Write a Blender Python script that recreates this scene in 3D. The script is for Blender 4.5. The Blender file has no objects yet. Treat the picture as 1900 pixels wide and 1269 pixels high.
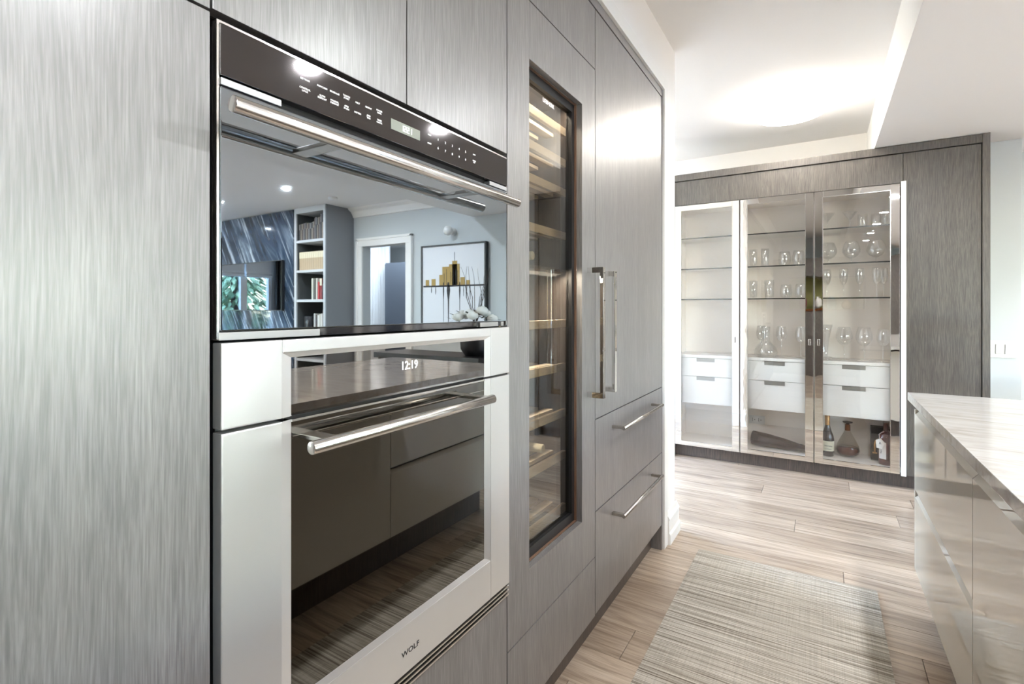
import bpy, bmesh, math, random
from mathutils import Vector, Matrix
random.seed(7)
C = bpy.context.scene
COL = C.collection
PI = math.pi

# ------------------------------------------------------------------ camera
cam_d = bpy.data.cameras.new('camera')
cam = bpy.data.objects.new('camera', cam_d); COL.objects.link(cam)
cam.location = (0.71, 0.0, 1.26)
cam.rotation_euler = (PI/2, 0, math.atan(573.5/936))
cam_d.sensor_fit = 'HORIZONTAL'; cam_d.sensor_width = 36.0
cam_d.lens = 36.0*936/1900
cam_d.shift_y = -61.0/1900
cam_d.clip_start = 0.02; cam_d.clip_end = 200
C.camera = cam

# ------------------------------------------------------------------ world / exposure
W = bpy.data.worlds.new('world'); C.world = W; W.use_nodes = True
wn = W.node_tree.nodes; wl = W.node_tree.links
bg = wn['Background']
sky = wn.new('ShaderNodeTexSky')
sky.sky_type = 'NISHITA'; sky.sun_disc = False
sky.sun_elevation = math.radians(50); sky.sun_rotation = math.radians(200)
wl.new(sky.outputs[0], bg.inputs[0])
bg.inputs[1].default_value = 7.0
C.view_settings.view_transform = 'Standard'
C.view_settings.look = 'None'
C.view_settings.exposure = 0.78
C.view_settings.gamma = 1.0
C.view_settings.use_curve_mapping = False
cy = C.cycles
cy.use_denoising = True
cy.max_bounces = 10; cy.diffuse_bounces = 5; cy.glossy_bounces = 5
cy.transmission_bounces = 8; cy.transparent_max_bounces = 24
cy.caustics_reflective = False; cy.caustics_refractive = False
cy.sample_clamp_indirect = 6.0
cy.blur_glossy = 0.5

DOWNLIGHT_W = 9.0
LIVING_W = 24.0
LAMP_E = 15.0

# ------------------------------------------------------------------ materials
def srgb(r, g, b):
    f = lambda c: (c/255/12.92) if c/255 <= 0.04045 else ((c/255+0.055)/1.055)**2.4
    return (f(r), f(g), f(b), 1.0)

def mat(name, col, rough=0.5, metal=0.0, spec=0.5, coat=0.0, coat_rough=0.05, coat_ior=1.5, emit=None, estr=0.0):
    m = bpy.data.materials.new(name); m.use_nodes = True
    p = m.node_tree.nodes['Principled BSDF']
    p.inputs['Base Color'].default_value = col
    p.inputs['Roughness'].default_value = rough
    p.inputs['Metallic'].default_value = metal
    p.inputs['Specular IOR Level'].default_value = spec
    p.inputs['Coat Weight'].default_value = coat
    p.inputs['Coat Roughness'].default_value = coat_rough
    p.inputs['Coat IOR'].default_value = coat_ior
    if emit:
        p.inputs['Emission Color'].default_value = emit
        p.inputs['Emission Strength'].default_value = estr
    return m

def nodes(m): return m.node_tree.nodes, m.node_tree.links, m.node_tree.nodes['Principled BSDF']

def pos_scaled(m, sx, sy, sz, rot=(0, 0, 0), src='pos'):
    n, l, p = nodes(m)
    mp = n.new('ShaderNodeMapping'); mp.inputs['Scale'].default_value = (sx, sy, sz)
    g = n.new('ShaderNodeNewGeometry')
    r0 = n.new('ShaderNodeMapping'); r0.inputs['Rotation'].default_value = rot   # turn first, then stretch
    l.new(g.outputs['Position'], r0.inputs['Vector']); l.new(r0.outputs[0], mp.inputs['Vector'])
    return mp

def noise(m, vec, detail=4.0, rough=0.6, dist=0.0, scale=1.0):
    n, l, p = nodes(m)
    t = n.new('ShaderNodeTexNoise'); t.inputs['Scale'].default_value = scale
    t.inputs['Detail'].default_value = detail; t.inputs['Roughness'].default_value = rough
    t.inputs['Distortion'].default_value = dist
    l.new(vec.outputs[0], t.inputs['Vector'])
    return t

def ramp(m, fac, stops):
    n, l, p = nodes(m)
    r = n.new('ShaderNodeValToRGB')
    while len(r.color_ramp.elements) < len(stops): r.color_ramp.elements.new(0.5)
    for e, (pos, c) in zip(r.color_ramp.elements, stops):
        e.position = pos; e.color = c
    l.new(fac, r.inputs[0])
    return r

def mix(m, a, b, fac, mode='MIX'):
    n, l, p = nodes(m)
    x = n.new('ShaderNodeMix'); x.data_type = 'RGBA'; x.blend_type = mode
    for sock, v in ((x.inputs[0], fac), (x.inputs[6], a), (x.inputs[7], b)):
        if isinstance(v, (int, float)): sock.default_value = v
        elif isinstance(v, tuple): sock.default_value = v
        else: l.new(v, sock)
    return x.outputs[2]

def bump(m, h, strength=0.3, dist=0.002):
    n, l, p = nodes(m)
    b = n.new('ShaderNodeBump'); b.inputs['Strength'].default_value = strength
    b.inputs['Distance'].default_value = dist
    l.new(h, b.inputs['Height']); l.new(b.outputs[0], p.inputs['Normal'])
    return b

def wood_grey(name, dark, light, gloss_ior, gloss_rough, pore=0.8):
    m = mat(name, dark, 0.55, spec=0.4, coat=1.0, coat_rough=gloss_rough, coat_ior=gloss_ior)
    n, l, p = nodes(m)
    warp = noise(m, pos_scaled(m, 5, 5, 0.9), 2, 0.5)
    v1 = pos_scaled(m, 300, 300, 8)
    add = n.new('ShaderNodeVectorMath'); add.operation = 'MULTIPLY_ADD'
    l.new(warp.outputs['Color'], add.inputs[0]); add.inputs[1].default_value = (20, 20, 0)
    l.new(v1.outputs[0], add.inputs[2])
    fine = noise(m, add, 3, 0.65)
    v2 = pos_scaled(m, 420, 420, 16)
    pores = noise(m, v2, 2, 0.5)
    broad = noise(m, pos_scaled(m, 16, 16, 0.7), 3, 0.6)
    c1 = ramp(m, fine.outputs[0], [(0.36, dark), (0.66, light)])
    c2 = ramp(m, pores.outputs[0], [(0.40, (0.80, 0.80, 0.80, 1)), (0.62, (1.14, 1.14, 1.14, 1))])
    c3 = ramp(m, broad.outputs[0], [(0.3, (0.86, 0.86, 0.86, 1)), (0.7, (1.12, 1.12, 1.12, 1))])
    o = mix(m, c1.outputs[0], c2.outputs[0], pore, 'MULTIPLY')
    o = mix(m, o, c3.outputs[0], 1.0, 'MULTIPLY')
    l.new(o, p.inputs['Base Color'])
    b = bump(m, fine.outputs[0], 0.12, 0.001)
    l.new(b.outputs[0], p.inputs['Coat Normal'])
    return m

M = {}
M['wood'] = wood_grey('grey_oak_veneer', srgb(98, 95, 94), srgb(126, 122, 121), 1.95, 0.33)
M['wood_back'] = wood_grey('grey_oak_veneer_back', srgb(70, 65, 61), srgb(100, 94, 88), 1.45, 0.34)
M['wood_edge'] = wood_grey('brown_oak_edge', srgb(96, 66, 48), srgb(140, 106, 84), 1.4, 0.4)
M['toe'] = wood_grey('toe_kick_oak', srgb(48, 38, 34), srgb(86, 72, 64), 1.4, 0.4)
M['white_wall'] = mat('white_wall_paint', srgb(246, 244, 241), 0.6, spec=0.25)
M['cool_wall'] = mat('pale_grey_wall_paint', srgb(200, 204, 205), 0.6, spec=0.25)
M['ceiling'] = mat('ceiling_paint', srgb(236, 234, 232), 0.75, spec=0.2)
M['trim'] = mat('white_trim_paint', srgb(242, 240, 236), 0.35, spec=0.4)
M['shadow_gap'] = mat('black_gap', (0.012, 0.011, 0.010, 1), 0.7)
M['chrome'] = mat('polished_chrome', (0.86, 0.85, 0.83, 1), 0.035, 1.0)
def _wobble(m, s, st):
    t = noise(m, pos_scaled(m, *s), 2, 0.5)
    bump(m, t.outputs[0], st, 0.01)
_m = mat('mirror_polished_door_frame', (0.84, 0.82, 0.79, 1), 0.02, 1.0); _wobble(_m, (9, 9, 5), 0.06); M['mirror_frame'] = _m
_m = mat('brushed_stainless', (0.80, 0.79, 0.78, 1), 0.30, 0.78)
n_, l_, p_ = nodes(_m)
t_ = noise(_m, pos_scaled(_m, 14, 14, 2.2), 1, 0.4); bump(_m, t_.outputs[0], 0.25, 0.01)
M['steel'] = _m
_m = mat('satin_nickel', (0.56, 0.53, 0.49, 1), 0.24, 1.0); M['nickel'] = _m
M['steel_dull'] = mat('dull_steel_strip', (0.42, 0.42, 0.42, 1), 0.5, 1.0)
M['steel_bar'] = mat('steel_tube', (0.80, 0.77, 0.74, 1), 0.20, 1.0)
M['mirror_black'] = mat('dark_mirrored_glass', (0.37, 0.42, 0.465, 1), 0.015, 1.0)
M['panel_black'] = mat('black_control_glass', (0.11, 0.103, 0.103, 1), 0.05, 1.0)
M['oven_strip'] = mat('oven_control_glass', (0.25, 0.235, 0.22, 1), 0.015, 1.0)
M['oven_glass'] = mat('oven_door_glass', (0.20, 0.195, 0.18, 1), 0.02, 1.0)
M['black'] = mat('black_plastic', (0.012, 0.012, 0.013, 1), 0.35)
M['dark_brown'] = mat('dark_brown_gloss', srgb(48, 32, 24), 0.25, coat=0.4)
M['lcd'] = mat('lcd_face', srgb(146, 149, 141), 0.7, spec=0.05, emit=srgb(190, 198, 180), estr=0.03)
M['print_glow'] = mat('glowing_print', (0.8, 0.8, 0.8, 1), 0.5, emit=(0.9, 0.9, 0.9, 1), estr=0.35)  # print given a glow of its own, though nothing lights it from behind
M['print_black'] = mat('black_print', (0.02, 0.02, 0.02, 1), 0.5)
M['digit'] = mat('lit_digit', (0.9, 0.9, 0.9, 1), 0.5, emit=(0.95, 0.97, 1.0, 1), estr=0.9)
M['white_lacquer'] = mat('white_lacquer', srgb(222, 219, 214), 0.25, coat=0.3)
M['cream_interior'] = mat('cabinet_interior', srgb(244, 237, 229), 0.45, spec=0.3)
M['shelf_edge'] = mat('glass_shelf_edge', srgb(40, 44, 40), 0.2)
M['pull_grey'] = mat('grey_pull', srgb(150, 146, 140), 0.35, 0.6)
M['plate'] = mat('white_plastic', srgb(222, 222, 220), 0.4)
M['light_oak'] = mat('pale_beech', srgb(214, 194, 160), 0.45)
n_, l_, p_ = nodes(M['light_oak'])
t_ = noise(M['light_oak'], pos_scaled(M['light_oak'], 60, 6, 200), 3, 0.6)
l_.new(ramp(M['light_oak'], t_.outputs[0], [(0.3, srgb(212, 196, 168)), (0.7, srgb(232, 219, 196))]).outputs[0], p_.inputs['Base Color'])
M['fridge_inside'] = mat('wine_fridge_liner', srgb(58, 50, 44), 0.5)

# floor planks: grain in each plank's own space, shifted by its random number
def plank_mat():
    m = mat('oak_plank', srgb(176, 156, 138), 0.30, spec=0.55, coat=0.35, coat_rough=0.22)
    n, l, p = nodes(m)
    tc = n.new('ShaderNodeTexCoord'); oi = n.new('ShaderNodeObjectInfo')
    add = n.new('ShaderNodeVectorMath'); add.operation = 'MULTIPLY_ADD'
    comb = n.new('ShaderNodeCombineXYZ')
    for i in range(3): l.new(oi.outputs['Random'], comb.inputs[i])
    l.new(comb.outputs[0], add.inputs[0]); add.inputs[1].default_value = (37, 53, 11)
    l.new(tc.outputs['Object'], add.inputs[2])
    def mp(s):
        q = n.new('ShaderNodeMapping'); q.inputs['Scale'].default_value = s
        l.new(add.outputs[0], q.inputs['Vector']); return q
    warp = noise(m, mp((1.3, 7, 1)), 2, 0.5)
    a2 = n.new('ShaderNodeVectorMath'); a2.operation = 'MULTIPLY_ADD'
    l.new(warp.outputs['Color'], a2.inputs[0]); a2.inputs[1].default_value = (0, 5, 0)
    l.new(mp((2.2, 42, 1)).outputs[0], a2.inputs[2])
    g1 = noise(m, a2, 4, 0.6)
    g2 = noise(m, mp((5, 160, 1)), 3, 0.6)
    blot = noise(m, mp((1.6, 4, 1)), 3, 0.55)
    c = ramp(m, g1.outputs[0], [(0.28, srgb(134, 115, 98)), (0.5, srgb(186, 168, 149)), (0.74, srgb(206, 190, 172))])
    c2 = ramp(m, g2.outputs[0], [(0.36, (0.80, 0.785, 0.77, 1)), (0.56, (1.03, 1.03, 1.03, 1))])
    c3 = ramp(m, blot.outputs[0], [(0.3, (0.80, 0.77, 0.76, 1)), (0.62, (1.06, 1.06, 1.06, 1))])
    c4 = ramp(m, oi.outputs['Random'], [(0, (0.84, 0.82, 0.80, 1)), (1, (1.08, 1.08, 1.07, 1))])
    o = mix(m, c.outputs[0], c2.outputs[0], 1.0, 'MULTIPLY')
    o = mix(m, o, c3.outputs[0], 1.0, 'MULTIPLY'); o = mix(m, o, c4.outputs[0], 1.0, 'MULTIPLY')
    l.new(o, p.inputs['Base Color'])
    bump(m, g2.outputs[0], 0.10, 0.001)
    return m
M['plank'] = plank_mat()
M['subfloor'] = mat('subfloor', srgb(48, 38, 32), 0.9)

def rug_mat():
    m = mat('woven_rug', srgb(176, 170, 158), 0.9, spec=0.1)
    n, l, p = nodes(m)
    a = noise(m, pos_scaled(m, 1.6, 150, 1), 2, 0.6)
    b = noise(m, pos_scaled(m, 5, 300, 1), 2, 0.6)
    d = noise(m, pos_scaled(m, 260, 4, 1), 1, 0.5)
    c = ramp(m, a.outputs[0], [(0.30, srgb(112, 102, 91)), (0.46, srgb(176, 168, 156)), (0.66, srgb(218, 212, 202))])
    c2 = ramp(m, b.outputs[0], [(0.33, (0.62, 0.60, 0.57, 1)), (0.58, (1.05, 1.05, 1.05, 1))])
    c3 = ramp(m, d.outputs[0], [(0.35, (0.9, 0.9, 0.9, 1)), (0.6, (1.03, 1.03, 1.03, 1))])
    o = mix(m, c.outputs[0], c2.outputs[0], 0.9, 'MULTIPLY'); o = mix(m, o, c3.outputs[0], 1.0, 'MULTIPLY')
    l.new(o, p.inputs['Base Color']); bump(m, b.outputs[0], 0.5, 0.002)
    return m
M['rug'] = rug_mat()

def quartz_mat():
    m = mat('white_quartzite', srgb(232, 228, 222), 0.12, spec=0.5, coat=0.3)
    n, l, p = nodes(m)
    a = noise(m, pos_scaled(m, 3.0, 13, 9, (0, 0, 0.10)), 5, 0.62, 1.2)
    b = noise(m, pos_scaled(m, 9, 34, 30, (0, 0, 0.15)), 4, 0.6, 0.6)
    c = ramp(m, a.outputs[0], [(0.32, srgb(182, 175, 168)), (0.44, srgb(198, 193, 187)), (0.62, srgb(207, 203, 198))])
    c2 = ramp(m, b.outputs[0], [(0.30, (0.86, 0.84, 0.82, 1)), (0.5, (1, 1, 1, 1))])
    l.new(mix(m, c.outputs[0], c2.outputs[0], 0.8, 'MULTIPLY'), p.inputs['Base Color'])
    return m
M['quartz'] = quartz_mat()
M['island'] = mat('taupe_high_gloss_lacquer', srgb(194, 186, 175), 0.7, spec=0.05, coat=1.0, coat_rough=0.0, coat_ior=1.75)
M['island_side'] = M['island']

def marble_mat():
    m = mat('dark_veined_marble', srgb(60, 72, 86), 0.06, spec=0.6, coat=0.5, coat_rough=0.02)
    n, l, p = nodes(m)
    rot = (0, math.radians(-30), 0)
    a = noise(m, pos_scaled(m, 3.2, 1, 0.7, rot), 5, 0.6, 0.8)
    b = noise(m, pos_scaled(m, 22, 1, 1.0, rot), 4, 0.65, 0.5)
    c = ramp(m, a.outputs[0], [(0.36, srgb(22, 30, 42)), (0.55, srgb(56, 70, 88)), (0.72, srgb(120, 134, 150))])
    c2 = ramp(m, b.outputs[0], [(0.55, (0, 0, 0, 1)), (0.66, (0.42, 0.46, 0.50, 1))])
    l.new(mix(m, c.outputs[0], c2.outputs[0], 1.0, 'ADD'), p.inputs['Base Color'])
    return m
M['marble'] = marble_mat()

def glass_mat(name, tint, ior, boost=1.0, rough=0.0):
    m = bpy.data.materials.new(name); m.use_nodes = True
    n = m.node_tree.nodes; l = m.node_tree.links
    n.remove(n['Principled BSDF']); out = n['Material Output']
    tr = n.new('ShaderNodeBsdfTransparent'); tr.inputs[0].default_value = tint
    gl = n.new('ShaderNodeBsdfGlossy'); gl.inputs['Roughness'].default_value = rough
    gl.inputs[0].default_value = (0.96, 0.97, 0.97, 1)
    # two-sided Schlick reflectance, so that the far side of a pane behaves like the near one
    lw = n.new('ShaderNodeLayerWeight'); lw.inputs['Blend'].default_value = 0.5
    pw = n.new('ShaderNodeMath'); pw.operation = 'POWER'; pw.inputs[1].default_value = 5.0
    l.new(lw.outputs['Facing'], pw.inputs[0])
    f0 = ((ior-1)/(ior+1))**2*boost
    mu = n.new('ShaderNodeMath'); mu.operation = 'MULTIPLY_ADD'; mu.use_clamp = True
    mu.inputs[1].default_value = 1-f0; mu.inputs[2].default_value = f0
    l.new(pw.outputs[0], mu.inputs[0])
    mx = n.new('ShaderNodeMixShader')
    l.new(mu.outputs[0], mx.inputs[0]); l.new(tr.outputs[0], mx.inputs[1]); l.new(gl.outputs[0], mx.inputs[2])
    l.new(mx.outputs[0], out.inputs[0])
    return m
M['pane'] = glass_mat('cabinet_door_glass', (0.985, 0.985, 0.985, 1), 1.5, 1.7)
M['tinted'] = glass_mat('tinted_fridge_glass', (0.72, 0.68, 0.62, 1), 1.5, 4.0)
M['glass'] = glass_mat('thin_clear_glass', (0.965, 0.965, 0.965, 1), 1.5, 3.2)
M['shelf_glass'] = glass_mat('glass_shelf', (0.975, 0.98, 0.975, 1), 1.4, 0.8)
M['window_glass'] = glass_mat('window_glass', (0.97, 0.98, 0.98, 1), 1.45, 1.0)
M['amber_glass'] = glass_mat('smoky_decanter_glass', (0.82, 0.79, 0.74, 1), 1.45, 1.0)
M['cognac'] = mat('cognac', srgb(92, 34, 18), 0.12, coat=0.5)
M['dark_bottle'] = mat('dark_bottle_glass', srgb(30, 20, 22), 0.08, coat=1.0)
M['red_bottle'] = mat('dark_red_bottle_glass', srgb(70, 24, 20), 0.08, coat=1.0)
M['gold'] = mat('gold_foil', srgb(196, 152, 96), 0.3, 0.8)
M['copper'] = mat('bronze_collar', srgb(120, 70, 34), 0.3, 0.8)
M['label'] = mat('cream_paper_label', srgb(226, 220, 196), 0.7)
M['tag_paper'] = mat('white_paper_tag', srgb(226, 220, 214), 0.7)
M['box_black'] = mat('black_box', srgb(28, 22, 20), 0.4)
M['lamp_glow'] = mat('lamp_diffuser', srgb(255, 250, 240), 0.5, emit=(1.0, 0.94, 0.85, 1), estr=LAMP_E)
M['spot_glow'] = mat('downlight_lens', srgb(255, 255, 255), 0.5, emit=(1.0, 0.97, 0.93, 1), estr=14.0)
M['sconce_glow'] = mat('opal_globe', srgb(235, 235, 232), 0.4)
M['grey_panel'] = mat('grey_bookcase_panel', srgb(122, 124, 128), 0.5)
M['case_light'] = mat('pale_bookcase_frame', srgb(200, 202, 204), 0.45)
M['case_dark'] = mat('dark_bookcase_inside', srgb(78, 80, 80), 0.6)
M['tv'] = mat('tv_screen', (0.30, 0.315, 0.34, 1), 0.015, 1.0)
M['canvas'] = mat('painted_canvas', srgb(226, 227, 230), 0.7)
M['ochre'] = mat('ochre_paint', srgb(166, 138, 78), 0.7)
M['dark_paint'] = mat('dark_paint', srgb(44, 42, 44), 0.7)
M['frame_black'] = mat('black_picture_frame', srgb(30, 30, 33), 0.4)
M['leaf'] = mat('dark_leaf', srgb(44, 54, 40), 0.6)
M['petal'] = mat('white_petal', srgb(228, 224, 214), 0.6)
M['twig'] = mat('brown_twig', srgb(62, 50, 44), 0.7)
M['curtain'] = mat('white_sheer_curtain', srgb(244, 246, 248), 0.8)
M['blind'] = mat('white_roman_blind', srgb(236, 240, 244), 0.8)
M['blue_door'] = mat('slate_wardrobe', srgb(96, 104, 116), 0.5)
M['conifer'] = mat('conifer_foliage', srgb(124, 150, 112), 0.7)
M['conifer_light'] = mat('pale_conifer_foliage', srgb(140, 164, 128), 0.7)
M['lawn'] = mat('greyed_lawn', srgb(150, 152, 154), 0.9)  # garden lawn greyed to cut the green light bounced indoors
M['trunk'] = mat('bark', srgb(70, 56, 46), 0.9)
M['dark_wall_wood'] = wood_grey('dark_pantry_oak', srgb(66, 58, 54), srgb(106, 96, 88), 1.6, 0.35)

# ------------------------------------------------------------------ mesh helpers
class MB:
    def __init__(s): s.bm = bmesh.new()
    def box(s, x0, x1, y0, y1, z0, z1, bev=0.0):
        t = bmesh.new(); bmesh.ops.create_cube(t, size=1.0)
        for v in t.verts:
            v.co = Vector(((x0+x1)/2+v.co.x*(x1-x0), (y0+y1)/2+v.co.y*(y1-y0), (z0+z1)/2+v.co.z*(z1-z0)))
        if bev > 0:
            bmesh.ops.bevel(t, geom=t.edges[:], offset=bev, segments=2, affect='EDGES', profile=0.7)
        s.add(t); return s
    def add(s, t, mtx=None):
        me = bpy.data.meshes.new('tmp'); t.to_mesh(me); t.free()
        if mtx: me.transform(mtx)
        s.bm.from_mesh(me); bpy.data.meshes.remove(me)
    def tube(s, pts, r, seg=12, cap=True):
        rings = []; pts = [Vector(p) for p in pts]; bm = s.bm
        rr = r if isinstance(r, (list, tuple)) else [r]*len(pts)
        up = None
        for i, p in enumerate(pts):
            d = (pts[min(i+1, len(pts)-1)] - pts[max(i-1, 0)]).normalized()
            if up is None:
                up = d.orthogonal().normalized()
            a = (up - d*up.dot(d)).normalized(); b = d.cross(a); up = a
            rings.append([bm.verts.new(p + (a*math.cos(2*PI*k/seg) + b*math.sin(2*PI*k/seg))*rr[i]) for k in range(seg)])
        for i in range(len(rings)-1):
            for k in range(seg):
                f = bm.faces.new((rings[i][k], rings[i][(k+1) % seg], rings[i+1][(k+1) % seg], rings[i+1][k])); f.smooth = True
        if cap:
            bm.faces.new(rings[0][::-1]); bm.faces.new(rings[-1])
        return s
    def lathe(s, prof, c=(0, 0, 0), seg=24, axis='z', cap0=False, cap1=False, smooth=True):
        bm = s.bm; rings = []
        for r, h in prof:
            ring = []
            for k in range(seg):
                a = 2*PI*k/seg
                if axis == 'z': co = (c[0]+r*math.cos(a), c[1]+r*math.sin(a), c[2]+h)
                elif axis == 'x': co = (c[0]+h, c[1]+r*math.cos(a), c[2]+r*math.sin(a))
                else: co = (c[0]+r*math.sin(a), c[1]+h, c[2]+r*math.cos(a))
                ring.append(bm.verts.new(co))
            rings.append(ring)
        for i in range(len(rings)-1):
            for k in range(seg):
                f = bm.faces.new((rings[i][k], rings[i][(k+1) % seg], rings[i+1][(k+1) % seg], rings[i+1][k])); f.smooth = smooth
        if cap0: bm.faces.new(rings[0][::-1])
        if cap1: bm.faces.new(rings[-1])
        return s
    def poly(s, pts, thick_vec):
        bm = s.bm; a = [bm.verts.new(p) for p in pts]; t = Vector(thick_vec)
        b = [bm.verts.new(Vector(p)+t) for p in pts]
        bm.faces.new(a); bm.faces.new(b[::-1]); n = len(a)
        for i in range(n): bm.faces.new((a[i], b[i], b[(i+1) % n], a[(i+1) % n]))
        return s
    def quad(s, *pts):
        s.bm.faces.new([s.bm.verts.new(p) for p in pts]); return s
    def build(s, name, m, parent=None, label=None):
        bmesh.ops.recalc_face_normals(s.bm, faces=s.bm.faces[:])
        me = bpy.data.meshes.new(name); s.bm.to_mesh(me); s.bm.free()
        me.materials.append(m)
        o = bpy.data.objects.new(name, me); COL.objects.link(o)
        if parent:
            w = Vector((0, 0, 0)); q = parent
            while q: w += q.location; q = q.parent
            me.transform(Matrix.Translation(-w)); o.parent = parent
        if label: o['label'] = label
        return o

def B(x0, x1, y0, y1, z0, z1, bev=0.0): return MB().box(x0, x1, y0, y1, z0, z1, bev)

def thing(name, label, cat, loc=(0, 0, 0), group=None):
    o = bpy.data.objects.new(name, None); COL.objects.link(o); o.location = loc
    o.empty_display_size = 0.05
    o['label'] = label; o['category'] = cat
    if group: o['group'] = group
    return o
def tag(o, label, cat, group=None):
    o['label'] = label; o['category'] = cat
    if group: o['group'] = group
    return o
def struct(o): o['kind'] = 'structure'; return o
def dup(root, loc, label=None):
    r = root.copy(); COL.objects.link(r); r.location = loc
    if label: r['label'] = label
    for ch in list(root.children):
        c = ch.copy(); COL.objects.link(c); c.parent = r
        for g in list(ch.children):
            d = g.copy(); COL.objects.link(d); d.parent = c
    return r
def origin_to(o, x, y, z):
    o.data.transform(Matrix.Translation((-x, -y, -z))); o.location = (x, y, z); return o

def frame(x0, x1, y0, y1, z0, z1, wy, wz0, wz1, bev=0.0, axis='x'):
    """rectangular frame in the plane normal to axis; wy stile width, wz0 bottom, wz1 top rail"""
    b = MB()
    if axis == 'x':
        b.box(x0, x1, y0, y0+wy, z0, z1, bev); b.box(x0, x1, y1-wy, y1, z0, z1, bev)
        b.box(x0, x1, y0+wy, y1-wy, z0, z0+wz0, bev); b.box(x0, x1, y0+wy, y1-wy, z1-wz1, z1, bev)
    else:
        b.box(x0, x0+wy, y0, y1, z0, z1, bev); b.box(x1-wy, x1, y0, y1, z0, z1, bev)
        b.box(x0+wy, x1-wy, y0, y1, z0, z0+wz0, bev); b.box(x0+wy, x1-wy, y0, y1, z1-wz1, z1, bev)
    return b

def text_into(mb, body, size, mtx, align='CENTER', extr=0.0004, width=None):
    cu = bpy.data.curves.new('txt', 'FONT'); cu.body = body; cu.size = size
    cu.align_x = align; cu.align_y = 'CENTER'; cu.extrude = extr; cu.resolution_u = 2
    o = bpy.data.objects.new('txt', cu); COL.objects.link(o)
    dg = bpy.context.evaluated_depsgraph_get()
    me = bpy.data.meshes.new_from_object(o.evaluated_get(dg))
    if width:
        xs = [v.co.x for v in me.vertices]; w = max(xs)-min(xs)
        if w > 0: me.transform(Matrix.Diagonal((width/w, 1, 1, 1)))
    me.transform(mtx); mb.bm.from_mesh(me)
    bpy.data.objects.remove(o); bpy.data.curves.remove(cu); bpy.data.meshes.remove(me)
# text lying in a plane facing +x (reads towards +y) or facing -y (reads towards +x)
def MX(x, y, z): return Matrix(((0, 0, 1, x), (1, 0, 0, y), (0, 1, 0, z), (0, 0, 0, 1)))
def MY(x, y, z): return Matrix(((1, 0, 0, x), (0, 0, -1, y), (0, 1, 0, z), (0, 0, 0, 1)))

# ================================================================== SETTING
XR, YB, YF, XL = 10.2, 5.10, -3.0, -3.0     # right wall, back wall, front wall, far left wall
ZC, ZL = 2.72, 2.41
floor = struct(B(XL-0.2, XR+0.2, YF-0.2, 8.2, -0.10, -0.014).build('floor', M['subfloor']))
PW = 0.19
full = None; row = 0; yy = YF
while yy < YB:
    off = (0.37*row*2.0 + (0.41 if row % 3 == 1 else 0)) % 2.0
    xx = XL - off
    while xx < XR:
        a, b2 = max(xx, XL), min(xx+2.0, XR)
        if b2-a > 0.02:
            y1 = min(yy+PW, YB)
            if full and abs(b2-a-2.0) < 1e-6 and abs(y1-yy-PW) < 1e-6:
                o = bpy.data.objects.new('plank', full); COL.objects.link(o)
                o.parent = floor
            else:
                mb = B(0.0010, b2-a-0.0010, 0.0009, y1-yy-0.0009, -0.0138, 0.0, 0.0010)
                o = mb.build('plank', M['plank']); o.parent = floor
                if abs(b2-a-2.0) < 1e-6: full = o.data
            o.location = (a, yy, 0.0)
        xx += 2.0
    yy += PW; row += 1
hall_floor = struct(B(3.4, 8.2, YB, 8.0, -0.013, 0.0).build('floor', M['plank']))

def wall(name, mb, m): return struct(mb.build(name, m))
# behind the tall cabinets, boxed out above them, and the stub wall that ends the run
wall('wall_left', B(-0.80, -0.66, YF, 2.70, 0, ZC).box(-0.66, 0.0, YF, 2.672, 2.425, ZC).box(XL, 0.0, 2.672, 2.93, 0, ZC), M['white_wall'])
wall('wall_far_left', MB().box(XL-0.12, XL, 2.93, 3.1, 0, ZC).box(XL-0.12, XL, 4.95, YB, 0, ZC).box(XL-0.12, XL, 3.1, 4.95, 0, 0.15).box(XL-0.12, XL, 3.1, 4.95, 2.55, ZC), M['white_wall'])
wall('wall_dining', B(XL, 1.66, YB, YB+0.14, 0, ZC), M['white_wall'])
wall('wall_back', B(1.66, 4.10, YB, YB+0.14, 0, ZC).box(4.95, XR, YB, YB+0.14, 0, ZC).box(4.10, 4.95, YB, YB+0.14, 2.16, ZC), M['cool_wall'])
wall('wall_stub', B(1.655, 1.865, 4.69, YB, 0, ZL, 0.006), M['cool_wall'])
# window wall to the right, three openings, the widest added for light
win = [(2.02, 3.30), (3.42, 4.40), (-2.2, 1.2)]
mb = MB(); ys = [YF, -2.2, 1.2, 2.02, 4.40, YB]
for a, b2 in ((YF, -2.2), (1.2, 2.02), (3.30, 3.42), (4.40, YB)): mb.box(XR, XR+0.14, a, b2, 0, ZC)
for a, b2 in win: mb.box(XR, XR+0.14, a, b2, 0, 0.7); mb.box(XR, XR+0.14, a, b2, 2.45, ZC)
wall('wall_right', mb, M['cool_wall'])
mb = MB()   # wall behind the camera; wide glazed opening added to let in light
mb.box(-0.8, 2.4, YF-0.14, YF, 0, ZC); mb.box(2.4, 5.2, YF-0.14, YF, 0, ZC); mb.box(5.2, 8.0, YF-0.14, YF, 0, 0.9); mb.box(5.2, 8.0, YF-0.14, YF, 2.45, ZC); mb.box(8.0, XR, YF-0.14, YF, 0, ZC)
wall('wall_front', mb, M['cool_wall'])
cmb = B(XL, 1.035, YF, YB, ZC, ZC+0.1).box(3.0, XR, YF, YB, ZC, ZC+0.1)
wall('ceiling', cmb, M['ceiling'])
wall('ceiling', B(1.035, 3.0, YF, YB, ZL, ZC+0.1), M['ceiling'])
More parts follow.
